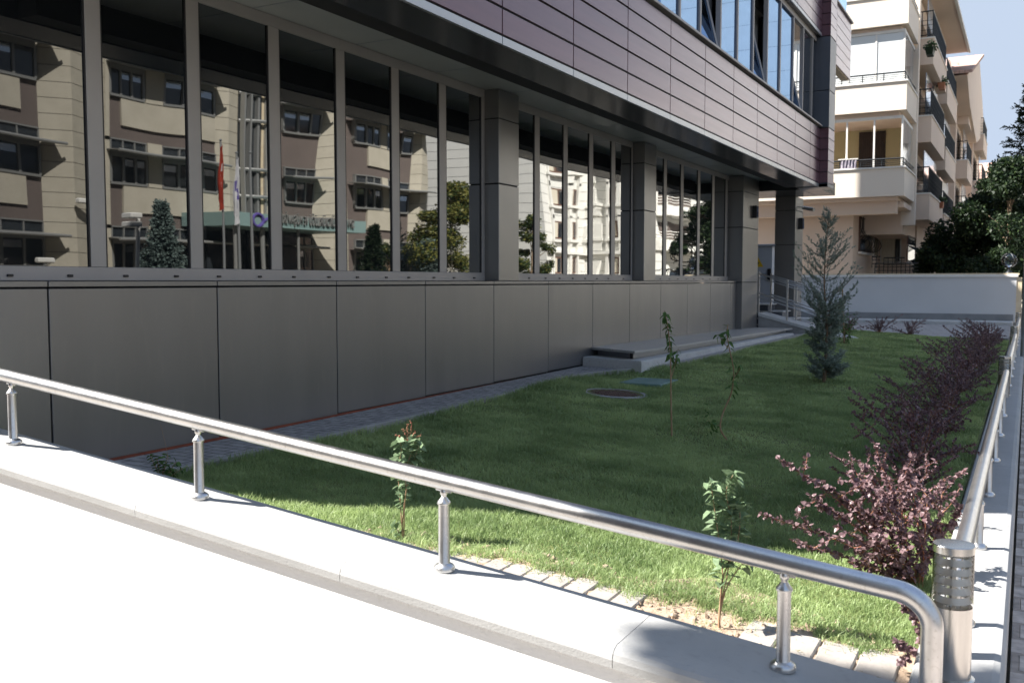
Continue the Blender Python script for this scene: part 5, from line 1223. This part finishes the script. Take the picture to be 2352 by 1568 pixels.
q = mb('darkglass'); xq0, xq1 = mirY(1236,500,Y_A)[0], mirY(1203,500,Y_A)[0]; q.box(xq0, xq1, Y_A-.05, Y_A-.001, -1.5, 20); q.use('ivoryshade')  # flat dark sheet stands for the shade inside the recessed balconies
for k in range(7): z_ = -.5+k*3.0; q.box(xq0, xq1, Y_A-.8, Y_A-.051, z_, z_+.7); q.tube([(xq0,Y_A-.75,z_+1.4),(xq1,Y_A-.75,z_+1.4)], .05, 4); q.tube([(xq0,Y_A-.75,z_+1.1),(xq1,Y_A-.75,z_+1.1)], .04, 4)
q.build('balcony_stack', tA)
# block C with wavy balconies
X_C = 17.5; yC0, yC1 = mirX(1497,500,X_C)[1], mirX(1640,500,X_C)[1]
tC = thing('balcony_block', (X_C+5, (yC0+yC1)/2, -1.5), 'ivory apartment block with rounded projecting balconies farther down the street', 'building')
clad_faces(tC, X_C, yC0, yC1, 15)
for (a, c, hs_) in ((1348,1364,.45),(1398,1421,1.)):       # windows in the end wall
    for (ya, yb_) in ((432,468),(509,546),(591,628),(360,392)):
        ya = yb_-(yb_-ya)*hs_; p0_, p1_ = mirY(c, yb_, yC0), mirY(a, ya, yC0); q = mb('ivory')
        for (xa_, xb_) in ((p0_[0]-.5,p0_[0]-.12),(p1_[0]+.12,p1_[0]+.5)): q.box(xa_, xb_, yC0-.25, yC0-.001, p0_[2]-1.2, p1_[2]+.5)
        q.box(p0_[0]-.6, p1_[0]+.6, yC0-.35, yC0-.001, p0_[2]-.32, p0_[2]-.08); q.use('brownwood'); q.box(p0_[0], p1_[0], yC0-.05, yC0-.001, p0_[2], p1_[2]); q.use('curtain'); q.box(p0_[0]+.12, (p0_[0]+p1_[0])/2-.06, yC0-.06, yC0-.051, p0_[2]+.12, p1_[2]-.12); q.use('darkglass'); q.box((p0_[0]+p1_[0])/2+.06, p1_[0]-.12, yC0-.06, yC0-.051, p0_[2]+.12, p1_[2]-.12); q.build('window', tC)
b = mb('ivory'); z_ = mirY(1400,577,yC0)[2]; b.box(X_C, X_C+12, yC0-.35, yC0-.001, z_-.28, z_); b.build('cornice', tC)
for py in (478, 556, 400):
    z_ = mirX(1540, py, X_C)[2]; ya, yb_ = mirX(1510,500,X_C)[1], mirX(1590,500,X_C)[1]; n = 16; prf = []
    for i in range(n+1): u = i/n; prf.append((X_C-.2-1.3*math.sin(math.pi*u)**.5-.12*math.sin(u*22), ya+(yb_-ya)*u))
    q = mb('ivory'); q.prism(prf[::-1]+[(X_C-.001,ya),(X_C-.001,yb_)], z_-.9, z_); q.use('brownpl'); q.box(X_C-.1, X_C-.001, ya+1, yb_-1, z_+.2, z_+1.7); q.use('whitetrim')
    for h in (.25,.5,.75): q.tube([(x_+.05,y_,z_+h) for x_,y_ in prf], .04, 4)
    q.build('balcony', tC)
X_D = 26; yD0 = yC1+20; tD = thing('tower_block', (X_D+8, yD0+30, -1), 'tall pale tower block with stacked balconies far down the street', 'building'); clad_faces(tD, X_D-12, yD0, yD0+90, 40, xdepth=20, step=3)
q = mb('brownpl')
for k in range(12):
    for j in range(18): q.box(X_D-12.15, X_D-12.001, yD0+2+j*5, yD0+4.6+j*5, .8+k*3, 2.2+k*3)
q.build('window_rows', tD)
# iron fence and parked cars
def car(loc, rot, paint, label):
    t = thing('parked_car', (0,0,0), label, 'car', 'cars parked across the street'); b = mb(paint, True)
    secs = [(-2.1,.45,.70,.62),(-1.95,.32,.88,.80),(-1.3,.30,.93,.84),(-.2,.30,.97,.85),(.9,.30,1.0,.85),(1.75,.32,.95,.80),(2.1,.45,.75,.66)]
    vs = []
    for (x,z0,z1,w) in secs: vs += [(x,-w,z0),(x,-w*1.02,(z0+z1)/2),(x,-w*.92,z1),(x,w*.92,z1),(x,w*1.02,(z0+z1)/2),(x,w,z0)]
    fs = [tuple(range(5,-1,-1)), tuple(range(36,42))]
    for i in range(6):
        for k in range(6): fs.append((i*6+k, i*6+(k+1)%6, (i+1)*6+(k+1)%6, (i+1)*6+k))
    b.add(vs, fs); b.build('body', t)
    g = mb('darkglass', True); rv_ = [(-1.35,.72,.90),(-.75,.62,1.42),(.75,.62,1.47),(1.55,.70,.96)]; vs = []
    for (x,w,z) in rv_: vs += [(x,-w,z),(x,w,z),(x,-w-.06,.86),(x,w+.06,.86)]
    g.add(vs, [(0,1,5,4),(4,5,9,8),(8,9,13,12),(0,4,6,2),(4,8,10,6),(8,12,14,10),(1,3,7,5),(5,7,11,9),(9,11,15,13),(0,2,3,1),(12,13,15,14)]); g.build('windows', t)
    r_ = mb(paint); r_.box(-.78,.8,-.61,.61,1.46,1.50,.015); r_.build('roof', t)
    for x_ in (-1.35,1.35):
        for y_ in (-.8,.8): w = mb('rubber', True); w.tube([(x_,y_-.1,.32),(x_,y_+.1,.32)], .32, 18); w.use('pole'); w.tube([(x_,y_-.105,.32),(x_,y_+.105,.32)], .19, 12); w.build('wheel', t)
    t.location = loc; t.rotation_euler = (0,0,rot); return t
c1 = mirX(1568,620,8.0); c2 = mirX(1602,620,8.0)
car((8.0, c1[1], -.80), R(90), 'carpaint', 'dark parked car across the street, the nearer of the two'); car((8.0, c2[1]+3, -.75), R(90), 'carpaint2', 'silver parked car across the street, the farther of the two')
fy0, fy1 = mirX(1508,600,11)[1], mirX(1640,600,11)[1]
t = thing('iron_fence', (11, fy0, -1.2), 'black iron fence with arched tops across the street behind the cars', 'fence'); b = mb('iron', True); yy = fy0
while yy < fy1:
    b.tube([(11,yy,-1.3),(11,yy,.55)], .02, 4); b.tube([(11,yy+.9*u/6,.55+.28*math.sin(math.pi*u/6)) for u in range(7)], .02, 4); yy += .9
b.tube([(11,fy0,-.9),(11,fy1,-.9)], .02, 4); b.tube([(11,fy0,.4),(11,fy1,.4)], .02, 4); b.build('bars', t)
# unseen tree added on the side street, crown shaped to shade the coping corner
L_ = 13.5; cxyz = Vector((-.50, 3.49, -1.35)) + Vector((sx, sy, sz))*L_
t = thing('shade_tree', (cxyz.x, cxyz.y, -1.98), 'unseen slim tree added on the side street left of the viewer to shade the corner of the wall', 'tree'); sb = mb('bark', True)
sb.tube([(cxyz.x,cxyz.y,-1.98),(cxyz.x+.05,cxyz.y,2),(cxyz.x,cxyz.y,cxyz.z+.3)], [.05,.04,.02], 8)
cs = [(cxyz.x+.30*math.cos(a)*u, cxyz.y+.15*math.sin(a)*u, cxyz.z+.75*v) for a,u,v in ((0,1,0),(1,1,.5),(2.1,1,-.5),(3.2,1,.2),(4.1,1,-.3),(5.2,1,.6),(0,0,0),(0,0,.9))]
for c in cs: sb.tube([(cxyz.x,cxyz.y,cxyz.z-.5), c], [.012,.006], 5)
sb.build('trunk', t); cloud_obj('crown', leaf_cloud(11000, cs, [.27]*8, .10, 401), 'leafdark2', 'leafdark', t, 1)
# unseen neighbour block added behind the viewer to darken the faces towards it
t = thing('added_neighbour', (-15, -16, -2), 'unseen plain brown block added across the side street behind the viewer to darken the faces towards it', 'building')
b = mb('brownpl'); b.box(-26, 1, -24, -10, -2, 24); b.build('wall', t)
for k in range(7):
    for j in range(7): b = mb('whitetrim'); b.box(-25+j*3.1, -23.4+j*3.1, -9.999, -9.95, -.6+k*3.2, .9+k*3.2); b.use('darkglass'); b.box(-24.9+j*3.1, -23.5+j*3.1, -9.949, -9.94, -.5+k*3.2, .8+k*3.2); b.build('window', t)
